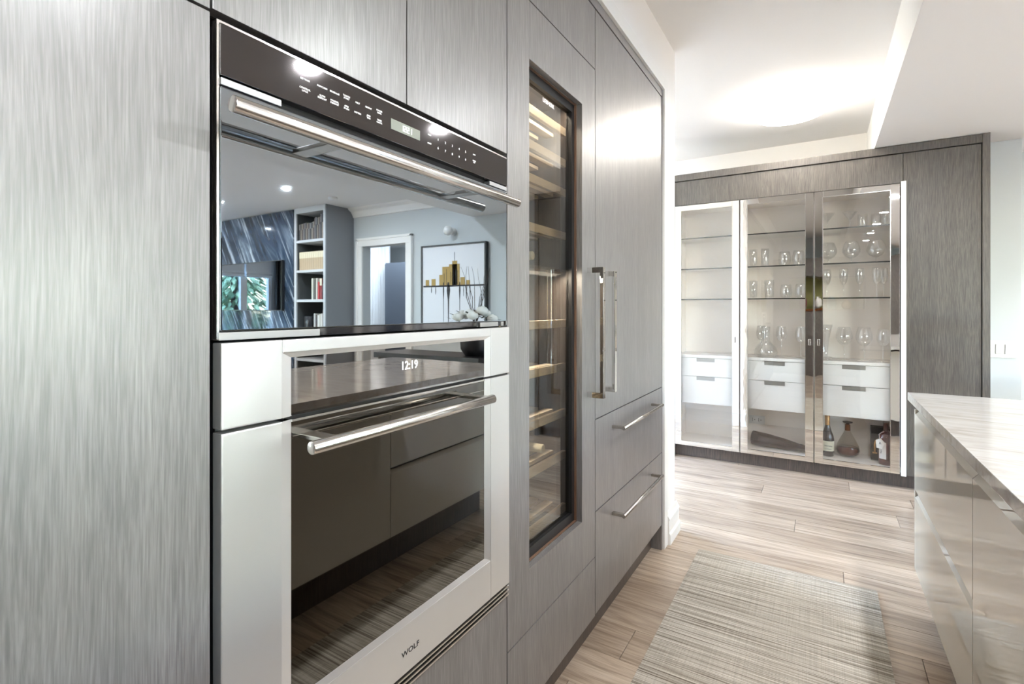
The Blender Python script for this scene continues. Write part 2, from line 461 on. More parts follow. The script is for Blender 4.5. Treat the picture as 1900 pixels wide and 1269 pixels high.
# crown moulding along the living-room side of the back wall
mb = MB()
mb.poly([(3.0, YB, ZC), (3.0, YB-0.115, ZC), (3.0, YB-0.105, ZC-0.025), (3.0, YB-0.06, ZC-0.05), (3.0, YB-0.028, ZC-0.10), (3.0, YB-0.02, ZC-0.125), (3.0, YB, ZC-0.13)], (2.14, 0, 0))
wall('trim_1', mb, M['trim'])
# door opening casing in the back wall
mb = MB()
for x0, x1 in ((4.0, 4.10), (4.95, 5.05)): mb.box(x0, x1, YB-0.03, YB, 0, 2.16, 0.006)
mb.box(4.0, 5.05, YB-0.03, YB, 2.16, 2.26, 0.006)
mb.box(3.985, 4.02, YB-0.042, YB, 0, 2.275, 0.004).box(5.03, 5.065, YB-0.042, YB, 0, 2.275, 0.004).box(3.985, 5.065, YB-0.042, YB, 2.245, 2.28, 0.004)
wall('trim_2', mb, M['trim'])
# white trim round the cabinet run, at the end and over the top
mb = B(-0.02, 0.012, 2.672, 2.735, 0.0, 2.475, 0.003).box(-0.02, 0.012, YF, 2.672, 2.412, 2.475, 0.003)
wall('trim_3', mb, M['trim'])
# baseboards: profile wraps the end of the stub wall
def base_profile_x(y0, y1, x, s):   # runs along y on a wall facing +x (s=1)
    pr = [(0, 0), (0.026, 0), (0.026, 0.05), (0.018, 0.062), (0.018, 0.128), (0.022, 0.134), (0.012, 0.150), (0.006, 0.165), (0, 0.165)]
    return MB().poly([(x+s*a, y0, h) for a, h in pr], (0, y1-y0, 0))
def base_profile_y(x0, x1, y, s):
    pr = [(0, 0), (0.026, 0), (0.026, 0.05), (0.018, 0.062), (0.018, 0.128), (0.022, 0.134), (0.012, 0.150), (0.006, 0.165), (0, 0.165)]
    return MB().poly([(x0, y+s*a, h) for a, h in pr], (x1-x0, 0, 0))
wall('baseboard_left', base_profile_x(2.737, 2.956, 0.0, 1), M['trim'])
wall('baseboard_left', base_profile_y(XL, 0.0, 2.93, 1), M['trim'])
wall('baseboard_back', base_profile_y(1.87, 3.98, YB, -1), M['trim'])
# hall beyond the opening
wall('wall_hall', B(3.4, 8.2, 7.2, 7.3, 0, 2.6).box(3.3, 3.4, YB+0.14, 7.3, 0, 2.6).box(8.2, 8.3, YB+0.14, 7.3, 0, 2.6), M['cool_wall'])
wall('ceiling', B(3.3, 8.3, YB+0.14, 7.3, 2.6, 2.7), M['ceiling'])

# windows (frames, mullions, panes) : right wall, front wall, far left wall
def window_x(name, x, y0, y1, z0, z1, nm, into=-1):
    f = struct(frame(x, x+0.10, y0, y1, z0, z1, 0.06, 0.06, 0.06).build(name, M['trim']))
    mb = MB()
    for k in range(1, nm):
        c = y0+(y1-y0)*k/nm
        w = 0.07 if k % 1 == 0 else 0.03
        mb.box(x+0.01, x+0.09, c-w, c+w, z0+0.06, z1-0.06)
    if nm > 1: mb.build('mullion', M['trim'], f)
    B(x+0.045, x+0.051, y0+0.06, y1-0.06, z0+0.06, z1-0.06).build('window_pane', M['window_glass'], f)
    return f
window_x('window_1', XR+0.02, 2.02, 3.30, 0.7, 2.45, 2)
window_x('window_2', XR+0.02, 3.42, 4.40, 0.7, 2.45, 1)
window_x('added_window_3', XR+0.02, -2.2, 1.2, 0.7, 2.45, 4)  # unseen wide window, added to bring more daylight into the room
f = struct(frame(5.2, 8.0, YF-0.12, YF-0.02, 0.9, 2.45, 0.06, 0.06, 0.06, axis='y').build('added_window_4', M['trim']))  # unseen window behind the camera, added as a large light source
mb = MB()
for k in range(1, 3): mb.box(5.2+2.8*k/3-0.035, 5.2+2.8*k/3+0.035, YF-0.11, YF-0.03, 0.96, 2.39)
mb.build('mullion', M['trim'], f); B(5.26, 7.94, YF-0.075, YF-0.069, 0.96, 2.39).build('window_pane', M['window_glass'], f)
window_x('added_window_5', XL-0.11, 3.1, 4.95, 0.15, 2.55, 2)  # unseen dining window, added to light the display cabinets and ceiling

# ================================================================== LEFT CABINET RUN (fronts in the plane x = 0)
XB = -0.655
def front(y0, y1, z0, z1, name, parent, m='wood', x0=-0.021, x1=0.0, bev=0.0012):
    return B(x0, x1, y0, y1, z0, z1, bev).build(name, M[m], parent)
def carcass(y0, y1, z0, z1, parent, m='shadow_gap'):
    return B(XB, -0.026, y0, y1, z0, z1).build('carcass', M[m], parent)

pan = thing('tall_cabinet', 'tall grey oak cabinet at the left edge, left of the microwave and oven', 'cabinet', (-0.33, 0.0, 0))
carcass(-0.24, 0.3735, 0.13, 2.365, pan)
front(-0.238, 0.371, 0.13, 1.6655, 'door', pan); front(-0.238, 0.371, 1.6695, 2.365, 'door', pan)
pan2 = thing('tall_cabinet', 'tall grey oak cabinet behind the photographer, furthest from the wine fridge', 'cabinet', (-0.33, -0.6, 0))
carcass(-0.96, -0.244, 0.13, 2.365, pan2); front(-0.957, -0.242, 0.13, 2.365, 'door', pan2)

hous = thing('oven_housing_cabinet', 'grey oak cabinet with two upper doors above the microwave and a drawer under the oven', 'cabinet', (-0.33, 0.75, 0))
B(XB, -0.026, 0.3745, 0.3785, 0.13, 2.365).box(XB, -0.026, 1.1295, 1.1335, 0.13, 2.365).box(XB, -0.026, 0.3785, 1.1295, 0.13, 0.502).box(XB, -0.026, 0.3785, 1.1295, 1.672, 2.365).build('carcass', M['shadow_gap'], hous)
front(0.3745, 0.7525, 1.6715, 2.365, 'door', hous); front(0.7555, 1.1315, 1.6715, 2.365, 'door', hous)
front(0.3765, 1.1315, 0.13, 0.5035, 'drawer_front', hous)

# --- microwave
mw = thing('built_in_microwave', 'black glass drop-down microwave with a steel bar handle, above the stainless oven', 'microwave', (-0.3, 0.754, 1.215))
B(-0.55, -0.012, 0.384, 1.125, 1.216, 1.658).build('body', M['black'], mw)
frame(-0.012, 0.001, 0.3795, 1.1295, 1.218, 1.660, 0.0035, 0.0, 0.0035).build('edge_trim', M['steel_bar'], mw)
B(-0.012, 0.004, 0.3835, 1.1255, 1.5835, 1.6555, 0.001).build('control_panel', M['panel_black'], mw)
B(-0.012, 0.0045, 0.3835, 0.475, 1.5705, 1.5805, 0.001).build('trim_strip', M['steel_dull'], mw)
B(-0.012, 0.0045, 1.045, 1.1255, 1.5705, 1.5805, 0.001).build('trim_strip', M['steel_dull'], mw)
B(-0.012, 0.004, 0.3835, 1.1255, 1.2295, 1.5680, 0.0015).build('door', M['mirror_black'], mw)
for y0, y1 in ((0.381, 0.545), (1.005, 1.085), (1.098, 1.11)): B(-0.012, 0.004, y0, y1, 1.2165, 1.2275, 0.001).build('base_strip', M['steel_dull'], mw)
B(-0.012, -0.002, 0.545, 1.1255, 1.2165, 1.2285).build('vent_recess', M['panel_black'], mw)
h = MB().lathe([(0.0, 0), (0.0095, 0), (0.0112, 0.0015), (0.0112, 0.7215), (0.0095, 0.723), (0.0, 0.723)], (0.058, 0.368, 1.527), 28, 'y').build('handle', M['steel_bar'], mw)
MB().box(0.003, 0.058, 0.525, 0.553, 1.519, 1.5265, 0.001).build('bracket', M['nickel'], h)
MB().box(0.003, 0.058, 0.905, 0.933, 1.519, 1.5265, 0.001).build('bracket', M['nickel'], h)
d = B(0.003, 0.0052, 0.7055, 0.7875, 1.6070, 1.6272).build('display', M['lcd'], mw)
def seg_digit(mb, ch, x, y, z, w, hh, t):
    S = {'0': 'abcdef', '1': 'bc', '2': 'abged', '9': 'abcdfg'}[ch]
    R = {'a': (0, w, hh-t, hh), 'd': (0, w, 0, t), 'g': (0, w, hh/2-t/2, hh/2+t/2), 'b': (w-t, w, hh/2, hh), 'c': (w-t, w, 0, hh/2), 'e': (0, t, 0, hh/2), 'f': (0, t, hh/2, hh)}
    for c in S:
        a, b2, c2, d2 = R[c]; mb.box(x, x+0.0006, y+a, y+b2, z+c2, z+d2)
mb = MB()
for ch, yy in (('1', 0.7325), ('2', 0.7405), ('2', 0.7490), ('1', 0.7565)): seg_digit(mb, ch, 0.0052, yy, 1.6115, 0.0062, 0.0112, 0.0011)
mb.build('digits', M['digit'], d)
mb = MB(); PX = 0.0046
ZA, ZB = 1.6278, 1.6100
lab = [(0.5162, ZA, 'SETTINGS'), (0.5162, ZB, 'CONTROL\nLOCK'), (0.549, ZA, 'POPCORN'), (0.549, ZB, 'AUTO\nDEFROST'), (0.574, ZA, 'BEVERAGE'), (0.574, ZB, 'MANUAL\nDEFROST'),
       (0.5992, ZA, 'TOUCH\nSTART'), (0.5992, ZB, 'ADD\n30 SEC'), (0.6240, ZA, 'MELT'), (0.6240, ZB, 'SOFTEN'), (0.6495, ZA, 'REHEAT'), (0.6495, ZB, 'ADD\nTIME'),
       (0.6759, ZA, 'POWER\nLEVEL'), (0.6759, ZB, 'TIMER\nCLOCK'), (0.8178, ZA, 'RESET'), (0.8178, ZB, 'START'), (0.979, ZA, 'STOP'), (0.979, ZB, 'CLEAR\nOFF')]
for y_, z_, s_ in lab: text_into(mb, s_, 0.0042, MX(PX, y_, z_+(0.0012 if '\n' in s_ else 0)))
for k in range(5):
    text_into(mb, '12345'[k], 0.0075, MX(PX, 0.8459+0.0247*k, 1.6258)); text_into(mb, '67890'[k], 0.0075, MX(PX, 0.8459+0.0247*k, 1.6076))
mb.build('lettering', M['print_glow'], mw)['kind'] = 'stuff'

# --- oven
ov = thing('wall_oven', 'stainless steel wall oven with dark glass door, below the microwave', 'oven', (-0.3, 0.754, 0.505))
B(-0.58, -0.012, 0.384, 1.125, 0.507, 1.213).build('body', M['black'], ov)
def oven_frame(z0, z1, gz0, gz1, top, bottom):
    """stainless face with a raised bevel running round the glass"""
    mb = MB(); X = 0.011
    yo0, yo1, yb0, yb1, yg0, yg1 = 0.3805, 1.1275, 0.473, 1.040, 0.491, 1.0165
    zt = z1-0.020 if top else z1; zb = z0+0.095 if bottom else z0
    mb.box(-0.012, X, yo0, yb0, z0, z1, 0.0022); mb.box(-0.012, X, yb1, yo1, z0, z1, 0.0022)
    if top: mb.box(-0.012, X, yb0, yb1, zt, z1, 0.0015)
    if bottom: mb.box(-0.012, X, yb0, yb1, z0, zb, 0.0015)
    # sloped inner ring
    def slope(a, b2, c, d2): mb.quad((X-0.001, *a), (X-0.001, *b2), (0.0062, *c), (0.0062, *d2))
    slope((yb0, zb), (yb0, zt), (yg0, gz1), (yg0, gz0)); slope((yb1, zt), (yb1, zb), (yg1, gz0), (yg1, gz1))
    if top: slope((yb0, zt), (yb1, zt), (yg1, gz1), (yg0, gz1))
    if bottom: slope((yb1, zb), (yb0, zb), (yg0, gz0), (yg1, gz0))
    return mb
oven_frame(1.0935, 1.213, 1.0935, 1.184, True, False).build('control_frame', M['steel'], ov)
oven_frame(0.541, 1.0885, 0.650, 1.0885, False, True).build('door_frame', M['steel'], ov)
B(-0.012, 0.0066, 0.490, 1.0175, 1.0945, 1.185).build('control_glass', M['oven_strip'], ov)
g = B(-0.012, 0.0066, 0.490, 1.0175, 0.649, 1.0875).build('door_glass', M['oven_glass'], ov)
B(-0.012, 0.0090, 0.490, 1.0175, 1.0848, 1.0885).build('glass_edge_trim', M['steel_bar'], ov)
B(-0.012, 0.0074, 0.492, 1.0155, 1.061, 1.0625).build('trim_line', M['nickel'], ov)
h = MB().lathe([(0.0, 0), (0.0085, 0), (0.0103, 0.0015), (0.0103, 0.4885), (0.0085, 0.490), (0.0, 0.490)], (0.062, 0.484, 1.0525), 28, 'y').build('handle', M['steel_bar'], ov)
for y0 in (0.506, 0.930): MB().box(0.006, 0.064, y0, y0+0.026, 1.0555, 1.0625, 0.001).build('bracket', M['nickel'], h)
for k in range(3): MB().box(-0.012, 0.010, 0.3805, 1.1275, 0.509+0.0105*k, 0.5145+0.0105*k, 0.0018).build('vent_slat', M['steel_bar'], ov)
mb = MB(); text_into(mb, '12:19', 0.0235, MX(0.0070, 0.7545, 1.1475), width=0.044); mb.build('clock_digits', M['digit'], ov)
mb = MB(); text_into(mb, 'WOLF', 0.0150, MX(0.0113, 0.753, 0.581), width=0.050); mb.build('lettering', M['print_black'], ov)

# --- wine refrigerator
wf = thing('wine_refrigerator', 'panelled wine fridge with a tall glass door in a grey oak frame', 'refrigerator', (-0.33, 1.44, 0))
mb = B(XB, -0.64, 1.137, 1.743, 0.13, 2.14).box(-0.64, -0.075, 1.137, 1.16, 0.35, 2.14).box(-0.64, -0.075, 1.72, 1.743, 0.35, 2.14).box(-0.64, -0.075, 1.16, 1.72, 2.02, 2.14).box(-0.64, -0.026, 1.137, 1.743, 0.13, 0.48)
mb.build('cabinet_body', M['fridge_inside'], wf)
df = frame(-0.021, 0.0, 1.1355, 1.7435, 0.348, 2.1405, 0.1175, 0.170, 0.1655, 0.0012).build('door_frame', M['wood'], wf)
frame(-0.046, -0.0215, 1.250, 1.629, 0.5155, 1.978, 0.0035, 0.0035, 0.0035).build('wood_reveal', M['wood_edge'], df)
frame(-0.052, -0.030, 1.2535, 1.6255, 0.519, 1.9745, 0.020, 0.030, 0.028).build('black_seal', M['black'], df)
frame(-0.0215, -0.0185, 1.247, 1.6285, 0.5165, 1.977, 0.0022, 0.0022, 0.0022).build('bright_bead', M['steel_bar'], df)
B(-0.050, -0.042, 1.2735, 1.6055, 0.549, 1.9465).build('glass_pane', M['tinted'], wf)
front(1.1355, 1.7435, 2.144, 2.365, 'top_panel', wf); front(1.1355, 1.7435, 0.13, 0.3445, 'bottom_panel', wf)
mb = MB(); text_into(mb, 'LIEBHERR', 0.0185, MX(-0.0412, 1.452, 1.924), width=0.078); mb.build('lettering', M['print_glow'], wf)
def d_handle(parent, y, z0, z1):
    mb = MB(); mb.box(0.048, 0.060, y-0.011, y+0.011, z0, z1, 0.0015)
    mb.box(0.0, 0.05, y-0.011, y+0.011, z0, z0+0.020, 0.001).box(0.0, 0.05, y-0.011, y+0.011, z1-0.020, z1, 0.001)
    return mb.build('handle', M['chrome'], parent)
d_handle(df, 1.682, 0.946, 1.408)
for i, z in enumerate((1.915, 1.800, 1.690, 1.530, 1.207, 1.047, 0.877, 0.722, 0.527)):
    s = B(-0.112, -0.098, 1.18, 1.70, z-0.014, z+0.014, 0.001).build('shelf', M['light_oak'], wf)
    for k in range(7):
        x = -0.17-0.065*k
        B(x-0.018, x+0.018, 1.175, 1.705, z-0.006, z+0.006).build('slat', M['light_oak'], s)
B(-0.60, -0.098, 1.165, 1.715, 1.395, 1.405).build('divider_shelf', M['fridge_inside'], wf)
ld = bpy.data.lights.new('fridge_led', 'AREA'); ld.shape = 'RECTANGLE'; ld.size = 0.04; ld.size_y = 0.50; ld.energy = 6.0; ld.color = (1.0, 0.96, 0.90)
lo = bpy.data.objects.new('fridge_led', ld); COL.objects.link(lo); lo.parent = wf; lo.location = (0.33-0.085, 0.0, 2.015); lo.rotation_euler = (0, math.radians(-12), 0)
for zz in (1.385, ):
    l2 = bpy.data.objects.new('fridge_led', ld); COL.objects.link(l2); l2.parent = wf; l2.location = (0.33-0.115, 0.0, zz); l2.rotation_euler = (0, math.radians(-12), 0)
wb_group = 'wine bottles lying in the wine fridge'
def wine_bottle(y, z, label, m='dark_bottle'):
    t = thing('wine_bottle', label, 'bottle', (-0.14, y, z), wb_group)
    prof = [(0.0, -0.30), (0.034, -0.30), (0.037, -0.292), (0.037, -0.12), (0.030, -0.09), (0.0145, -0.055), (0.0135, -0.01), (0.0, -0.01)]
    MB().lathe(prof, (-0.14, y, z), 20, 'x').build('bottle_body', M[m], t)
    MB().lathe([(0.0142, -0.055), (0.0152, -0.05), (0.0152, 0.010), (0.0125, 0.012), (0.009, 0.0095), (0.0, 0.0095)], (-0.14, y, z), 20, 'x').build('foil_cap', M['label'], t)
wine_bottle(1.505, 1.405+0.038, 'wine bottle lying alone on the middle divider of the wine fridge')
wine_bottle(1.46, 0.728+0.038, 'left one of two wine bottles on the second lowest shelf of the fridge', 'red_bottle')
wine_bottle(1.58, 0.728+0.038, 'right one of two wine bottles on the second lowest shelf of the fridge', 'red_bottle')

# --- refrigerator
fr = thing('panelled_refrigerator', 'integrated refrigerator behind grey oak panels, tall door over two freezer drawers', 'refrigerator', (-0.33, 2.2, 0))
carcass(1.748, 2.654, 0.13, 2.365, fr)
dr = front(1.7475, 2.652, 0.8545, 2.365, 'door', fr)
d_handle(dr, 1.800, 0.952, 1.402)
def bar_handle(parent, y0, y1, z):
    mb = MB(); mb.tube([(0.050, y0, z), (0.050, y1, z)], 0.0075, 14)
    mb.box(0.0, 0.05, y0+0.004, y0+0.022, z-0.0055, z+0.0055, 0.001).box(0.0, 0.05, y1-0.022, y1-0.004, z-0.0055, z+0.0055, 0.001)
    return mb.build('handle', M['nickel'], parent)
d1 = front(1.7475, 2.652, 0.5135, 0.8505, 'drawer', fr); bar_handle(d1, 1.915, 2.485, 0.792)
d2 = front(1.7475, 2.652, 0.1335, 0.5095, 'drawer', fr); bar_handle(d2, 1.915, 2.485, 0.446)
tag(B(-0.09, -0.055, -0.96, 2.654, 0.0, 0.128).build('plinth', M['toe']), 'dark oak plinth under the tall cabinet run, set back at the floor', 'plinth')
o = B(XB, 0.0, 2.656, 2.671, 0.0, 2.41, 0.001).box(-0.021, 0.0, -0.96, 2.656, 2.372, 2.41, 0.001).build('end_panel', M['wood'])
tag(o, 'thin grey oak end panel and top filler around the refrigerator run', 'panel')

# ================================================================== BACK DISPLAY WALL (door fronts in the plane y = 4.43)
YD = 4.43; Y0 = 4.453; YI = 4.80
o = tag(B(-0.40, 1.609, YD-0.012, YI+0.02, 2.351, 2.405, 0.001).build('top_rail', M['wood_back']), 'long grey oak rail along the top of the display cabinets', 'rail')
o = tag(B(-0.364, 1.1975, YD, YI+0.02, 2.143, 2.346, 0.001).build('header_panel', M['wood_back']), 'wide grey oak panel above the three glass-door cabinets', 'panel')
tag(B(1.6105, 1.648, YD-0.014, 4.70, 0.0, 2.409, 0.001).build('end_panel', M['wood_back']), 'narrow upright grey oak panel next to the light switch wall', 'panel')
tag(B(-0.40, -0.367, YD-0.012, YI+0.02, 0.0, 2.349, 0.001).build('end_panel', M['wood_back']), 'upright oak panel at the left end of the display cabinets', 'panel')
tc = thing('tall_cabinet', 'tall grey oak cabinet right of the glass doors, behind the island', 'cabinet', (1.4, 4.6, 0))
B(1.206, 1.607, YD+0.024, YI+0.02, 0.10, 2.346).build('carcass', M['shadow_gap'], tc)
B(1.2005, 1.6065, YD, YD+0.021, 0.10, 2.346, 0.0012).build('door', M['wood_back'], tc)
tag(B(-0.367, 1.6085, 4.490, 4.51, 0.0, 0.098).build('plinth', M['toe']), 'dark oak plinth below the glass display cabinets', 'plinth')
def display_cabinet(x0, x1, hx, label):
    t = thing('display_cabinet', label, 'cabinet', ((x0+x1)/2, 4.62, 0))
    w = 0.016
    mb = B(x0, x0+w, Y0, YI, 0.10, 2.140).box(x1-w, x1, Y0, YI, 0.10, 2.140).box(x0+w, x1-w, YI-0.012, YI, 0.10, 2.140)
    mb.box(x0+w, x1-w, Y0, YI-0.012, 2.122, 2.140).box(x0+w, x1-w, Y0, YI-0.012, 0.10, 0.132)
    mb.build('carcass', M['cream_interior'], t)
    B(x0+w, x1-w, Y0+0.008, YI-0.013, 0.850, 0.873, 0.001).build('worktop', M['white_lacquer'], t)
    B(x0+w, x1-w, Y0+0.035, YI-0.013, 0.462, 0.849).build('drawer_box', M['cream_interior'], t)
    for z0, z1 in ((0.694, 0.8465), (0.462, 0.6905)):
        d = B(x0+w+0.002, x1-w-0.002, Y0+0.012, Y0+0.032, z0, z1, 0.001).build('drawer', M['white_lacquer'], t)
        c = (x0+x1)/2-0.01
        p = frame(c-0.072, c+0.072, Y0+0.008, Y0+0.0118, z1-0.030, z1, 0.005, 0.005, 0.003, axis='y')
        p.box(c-0.067, c+0.067, Y0+0.0108, Y0+0.0118, z1-0.025, z1-0.003)
        p.build('pull', M['pull_grey'], d)
    for z in (1.862, 1.600, 1.342):
        s = B(x0+w+0.001, x1-w-0.001, Y0+0.022, YI-0.014, z-0.0045, z+0.0045).build('glass_shelf', M['shelf_glass'], t)
        B(x0+w+0.001, x1-w-0.001, Y0+0.018, Y0+0.0215, z-0.0045, z+0.0045).build('polished_edge', M['shelf_edge'], s)
    fx = frame(x0+0.003, x1-0.003, YD, YD+0.019, 0.104, 2.139, 0.054, 0.034, 0.042, 0.0012, axis='y').build('door', M['mirror_frame'], t)
    frame(x0+0.053, x1-0.053, YD-0.003, YD+0.0005, 0.136, 2.099, 0.004, 0.004, 0.004, axis='y').build('glass_bead', M['steel_bar'], fx)
    B(x0+0.056, x1-0.056, YD+0.008, YD+0.012, 0.137, 2.098).build('pane', M['pane'], fx)
    MB().box(hx-0.009, hx+0.009, YD-0.022, YD+0.001, 0.988, 1.034, 0.002).build('handle', M['steel_bar'], fx)
    return t
display_cabinet(-0.365, 0.1495, 0.108, 'glass-door display cabinet with empty shelves, the leftmost of three')
display_cabinet(0.1515, 0.6635, 0.636, 'glass-door display cabinet holding tumblers and a carafe, the middle of three')
dc3 = display_cabinet(0.6655, 1.1825, 0.694, 'glass-door display cabinet with bottles at the bottom, the rightmost of three')
B(1.1855, 1.2135, YD-0.021, YD-0.001, 0.098, 2.150, 0.001).build('side_trim', M['trim'], dc3, 'white lacquered edge strip')

# outlet in the middle cabinet
ot = thing('electrical_outlet', 'white double outlet on the back of the middle display cabinet', 'outlet', (0.241, 4.786, 0.312))
B(0.181, 0.302, 4.781, 4.7875, 0.277, 0.347, 0.002).build('cover_plate', M['plate'], ot)
mb = MB()
for c in (0.217, 0.265):
    mb.box(c-0.012, c-0.009, 4.780, 4.7812, 0.300, 0.312).box(c-0.012, c-0.009, 4.780, 4.7812, 0.316, 0.326).box(c+0.004, c+0.010, 4.780, 4.7812, 0.309, 0.316)
mb.build('socket_holes', M['black'], ot)

# --- glassware
GL = M['glass']
def lathe_thing(name, label, cat, prof, loc, group, m, extra=None, seg=24):
    t = thing(name, label, cat, loc, group)
    MB().lathe(prof, loc, seg).build('bowl' if 'glass' in name else 'body', m, t)
    return t
def stem_glass(name, label, loc, group, bowl, stem_h, foot_r, cat='glass'):
    t = thing(name, label, cat, loc, group)
    MB().lathe([(0.0, stem_h)]+[(r, stem_h+h) for r, h in bowl]+[(r-0.0018, stem_h+h) for r, h in bowl[::-1]], loc, 24).build('bowl', GL, t)
    MB().lathe([(foot_r, 0.0008), (foot_r, 0.0022), (0.007, 0.006), (0.0038, 0.014), (0.0034, stem_h-0.01), (0.007, stem_h)], loc, 16, cap0=True).build('stem', GL, t)
    return t
def tumbler(label, loc, group, r, hgt, name='tumbler', stemless=False):
    t = thing(name, label, 'glass', loc, group)
    if stemless:
        out = [(0.0, 0.001), (r*0.55, 0.002), (r*0.85, hgt*0.14), (r, hgt*0.36), (r*0.97, hgt*0.62), (r*0.80, hgt)]
    else:
        out = [(0.0, 0.001), (r*0.86, 0.001), (r*0.90, 0.006), (r, hgt*0.5), (r, hgt)]
    inn = [(max(a-0.0022, 0.0), max(h, 0.010)) for a, h in out[::-1]]
    MB().lathe(out+inn, loc, 24).build('glass_wall', GL, t)
    return t
S1, S2, S3, WT = 1.8668, 1.6048, 1.3468, 0.8735
g = 'tall tumblers in the middle display cabinet'; yk = 4.60
tumbler('tall clear tumbler, left one on the upper glass shelf of the middle cabinet', (0.232, yk, S2), g, 0.031, 0.148)
tumbler('tall clear tumbler, right one on the upper glass shelf of the middle cabinet', (0.318, yk, S2), g, 0.031, 0.150)
tumbler('tall clear tumbler, left one on the lower glass shelf of the middle cabinet', (0.232, yk, S3), g, 0.031, 0.148)
tumbler('tall clear tumbler, right one on the lower glass shelf of the middle cabinet', (0.350, yk, S3), g, 0.036, 0.150)
g = 'stemless glasses in the middle display cabinet'
tumbler('round stemless glass, left one on the upper glass shelf of the middle cabinet', (0.460, yk, S2), g, 0.046, 0.118, 'stemless_glass', True)
tumbler('round stemless glass, right one on the upper glass shelf of the middle cabinet', (0.558, yk, S2), g, 0.046, 0.122, 'stemless_glass', True)
tumbler('round stemless glass, left one on the lower glass shelf of the middle cabinet', (0.470, yk, S3), g, 0.044, 0.110, 'stemless_glass', True)
tumbler('round stemless glass, right one on the lower glass shelf of the middle cabinet', (0.574, yk, S3), g, 0.044, 0.112, 'stemless_glass', True)
# carafe and wine glasses on the worktop of the middle cabinet
ca = thing('carafe', 'wide-bellied clear carafe on the white worktop of the middle cabinet', 'carafe', (0.325, 4.585, WT))
cp = [(0.0, 0.002), (0.066, 0.003), (0.084, 0.022), (0.087, 0.045), (0.078, 0.072), (0.050, 0.105), (0.032, 0.135), (0.029, 0.170), (0.031, 0.205), (0.033, 0.245)]
MB().lathe(cp+[(r-0.003 if r > 0.003 else 0, max(h, 0.008)) for r, h in cp[::-1]], (0.325, 4.585, WT), 28).build('body', GL, ca)
wine_bowl = [(0.018, 0.004), (0.032, 0.020), (0.040, 0.045), (0.040, 0.070), (0.034, 0.105), (0.030, 0.122)]
g = 'wine glasses on the worktop of the middle cabinet'
stem_glass('wine_glass', 'stemmed wine glass half hidden behind the carafe', (0.283, 4.70, WT), g, wine_bowl, 0.125, 0.036)
stem_glass('wine_glass', 'stemmed wine glass just right of the carafe', (0.437, 4.61, WT), g, wine_bowl, 0.125, 0.036)
stem_glass('wine_glass', 'stemmed wine glass furthest right on the middle cabinet worktop', (0.573, 4.60, WT), g, wine_bowl, 0.125, 0.036)
# right cabinet
mart = [(0.006, 0.002), (0.048, 0.058), (0.050, 0.062)]
g = 'martini glasses on the top shelf'
stem_glass('martini_glass', 'flared martini glass at the left end of the top glass shelf', (0.752, 4.60, S1), g, mart, 0.068, 0.034)
stem_glass('martini_glass', 'flared martini glass beside the tumblers on the top glass shelf', (0.896, 4.60, S1), g, mart, 0.068, 0.034)
g = 'tumblers on the top shelf of the right cabinet'
tumbler('short straight tumbler next to the martini glass on the top shelf', (0.975, 4.60, S1), g, 0.032, 0.105)
tumbler('short straight tumbler in the middle of the three on the top shelf', (1.058, 4.62, S1), g, 0.032, 0.100)
tumbler('short straight tumbler at the right end of the top shelf', (1.120, 4.57, S1), g, 0.030, 0.108)
snif = [(0.016, 0.003), (0.042, 0.020), (0.058, 0.048), (0.058, 0.075), (0.046, 0.110), (0.038, 0.128)]
g = 'brandy glasses on the second shelf of the right cabinet'
for x, w_ in ((0.757, 'left end'), (0.905, 'middle'), (1.056, 'right end')):
    stem_glass('brandy_glass', 'short-stemmed brandy balloon at the %s of the second shelf' % w_, (x, 4.60, S2), g, snif, 0.038, 0.038)
flu = [(0.010, 0.003), (0.022, 0.022), (0.029, 0.060), (0.029, 0.100), (0.026, 0.122)]
g = 'flutes on the third shelf of the right cabinet'
for x, y, w_ in ((0.748, 4.60, 'first cut-crystal champagne flute from the left on the third shelf'), (0.856, 4.60, 'second cut-crystal champagne flute from the left on the third shelf'), (0.958, 4.60, 'third cut-crystal champagne flute from the left on the third shelf'), (1.058, 4.57, 'front one of the two flutes at the right of the third shelf'), (1.108, 4.66, 'rear one of the two flutes at the right of the third shelf')):
    stem_glass('champagne_flute', w_, (x, y, S3), g, flu, 0.098, 0.030)
vs = thing('glass_vase', 'tall flared clear glass vase at the left of the right cabinet worktop', 'vase', (0.735, 4.57, WT))
vp = [(0.0, 0.002), (0.050, 0.002), (0.046, 0.008), (0.016, 0.016), (0.020, 0.06), (0.028, 0.14), (0.042, 0.22), (0.052, 0.268)]
MB().lathe(vp+[(max(r-0.003, 0), max(h, 0.02)) for r, h in vp[::-1]], (0.735, 4.57, WT), 24).build('body', GL, vs)
big = [(0.018, 0.004), (0.040, 0.024), (0.054, 0.052), (0.053, 0.080), (0.044, 0.120), (0.038, 0.138)]
g = 'large wine glasses on the worktop of the right cabinet'
for x, w_ in ((0.860, 'left'), (0.984, 'middle')):
    stem_glass('wine_glass', 'large red wine glass, %s of three on the right cabinet worktop' % w_, (x, 4.59, WT), g, big, 0.112, 0.042)
stem_glass('wine_glass', 'slimmer wine glass, right of three on the right cabinet worktop', (1.098, 4.59, WT), g, wine_bowl, 0.115, 0.038)

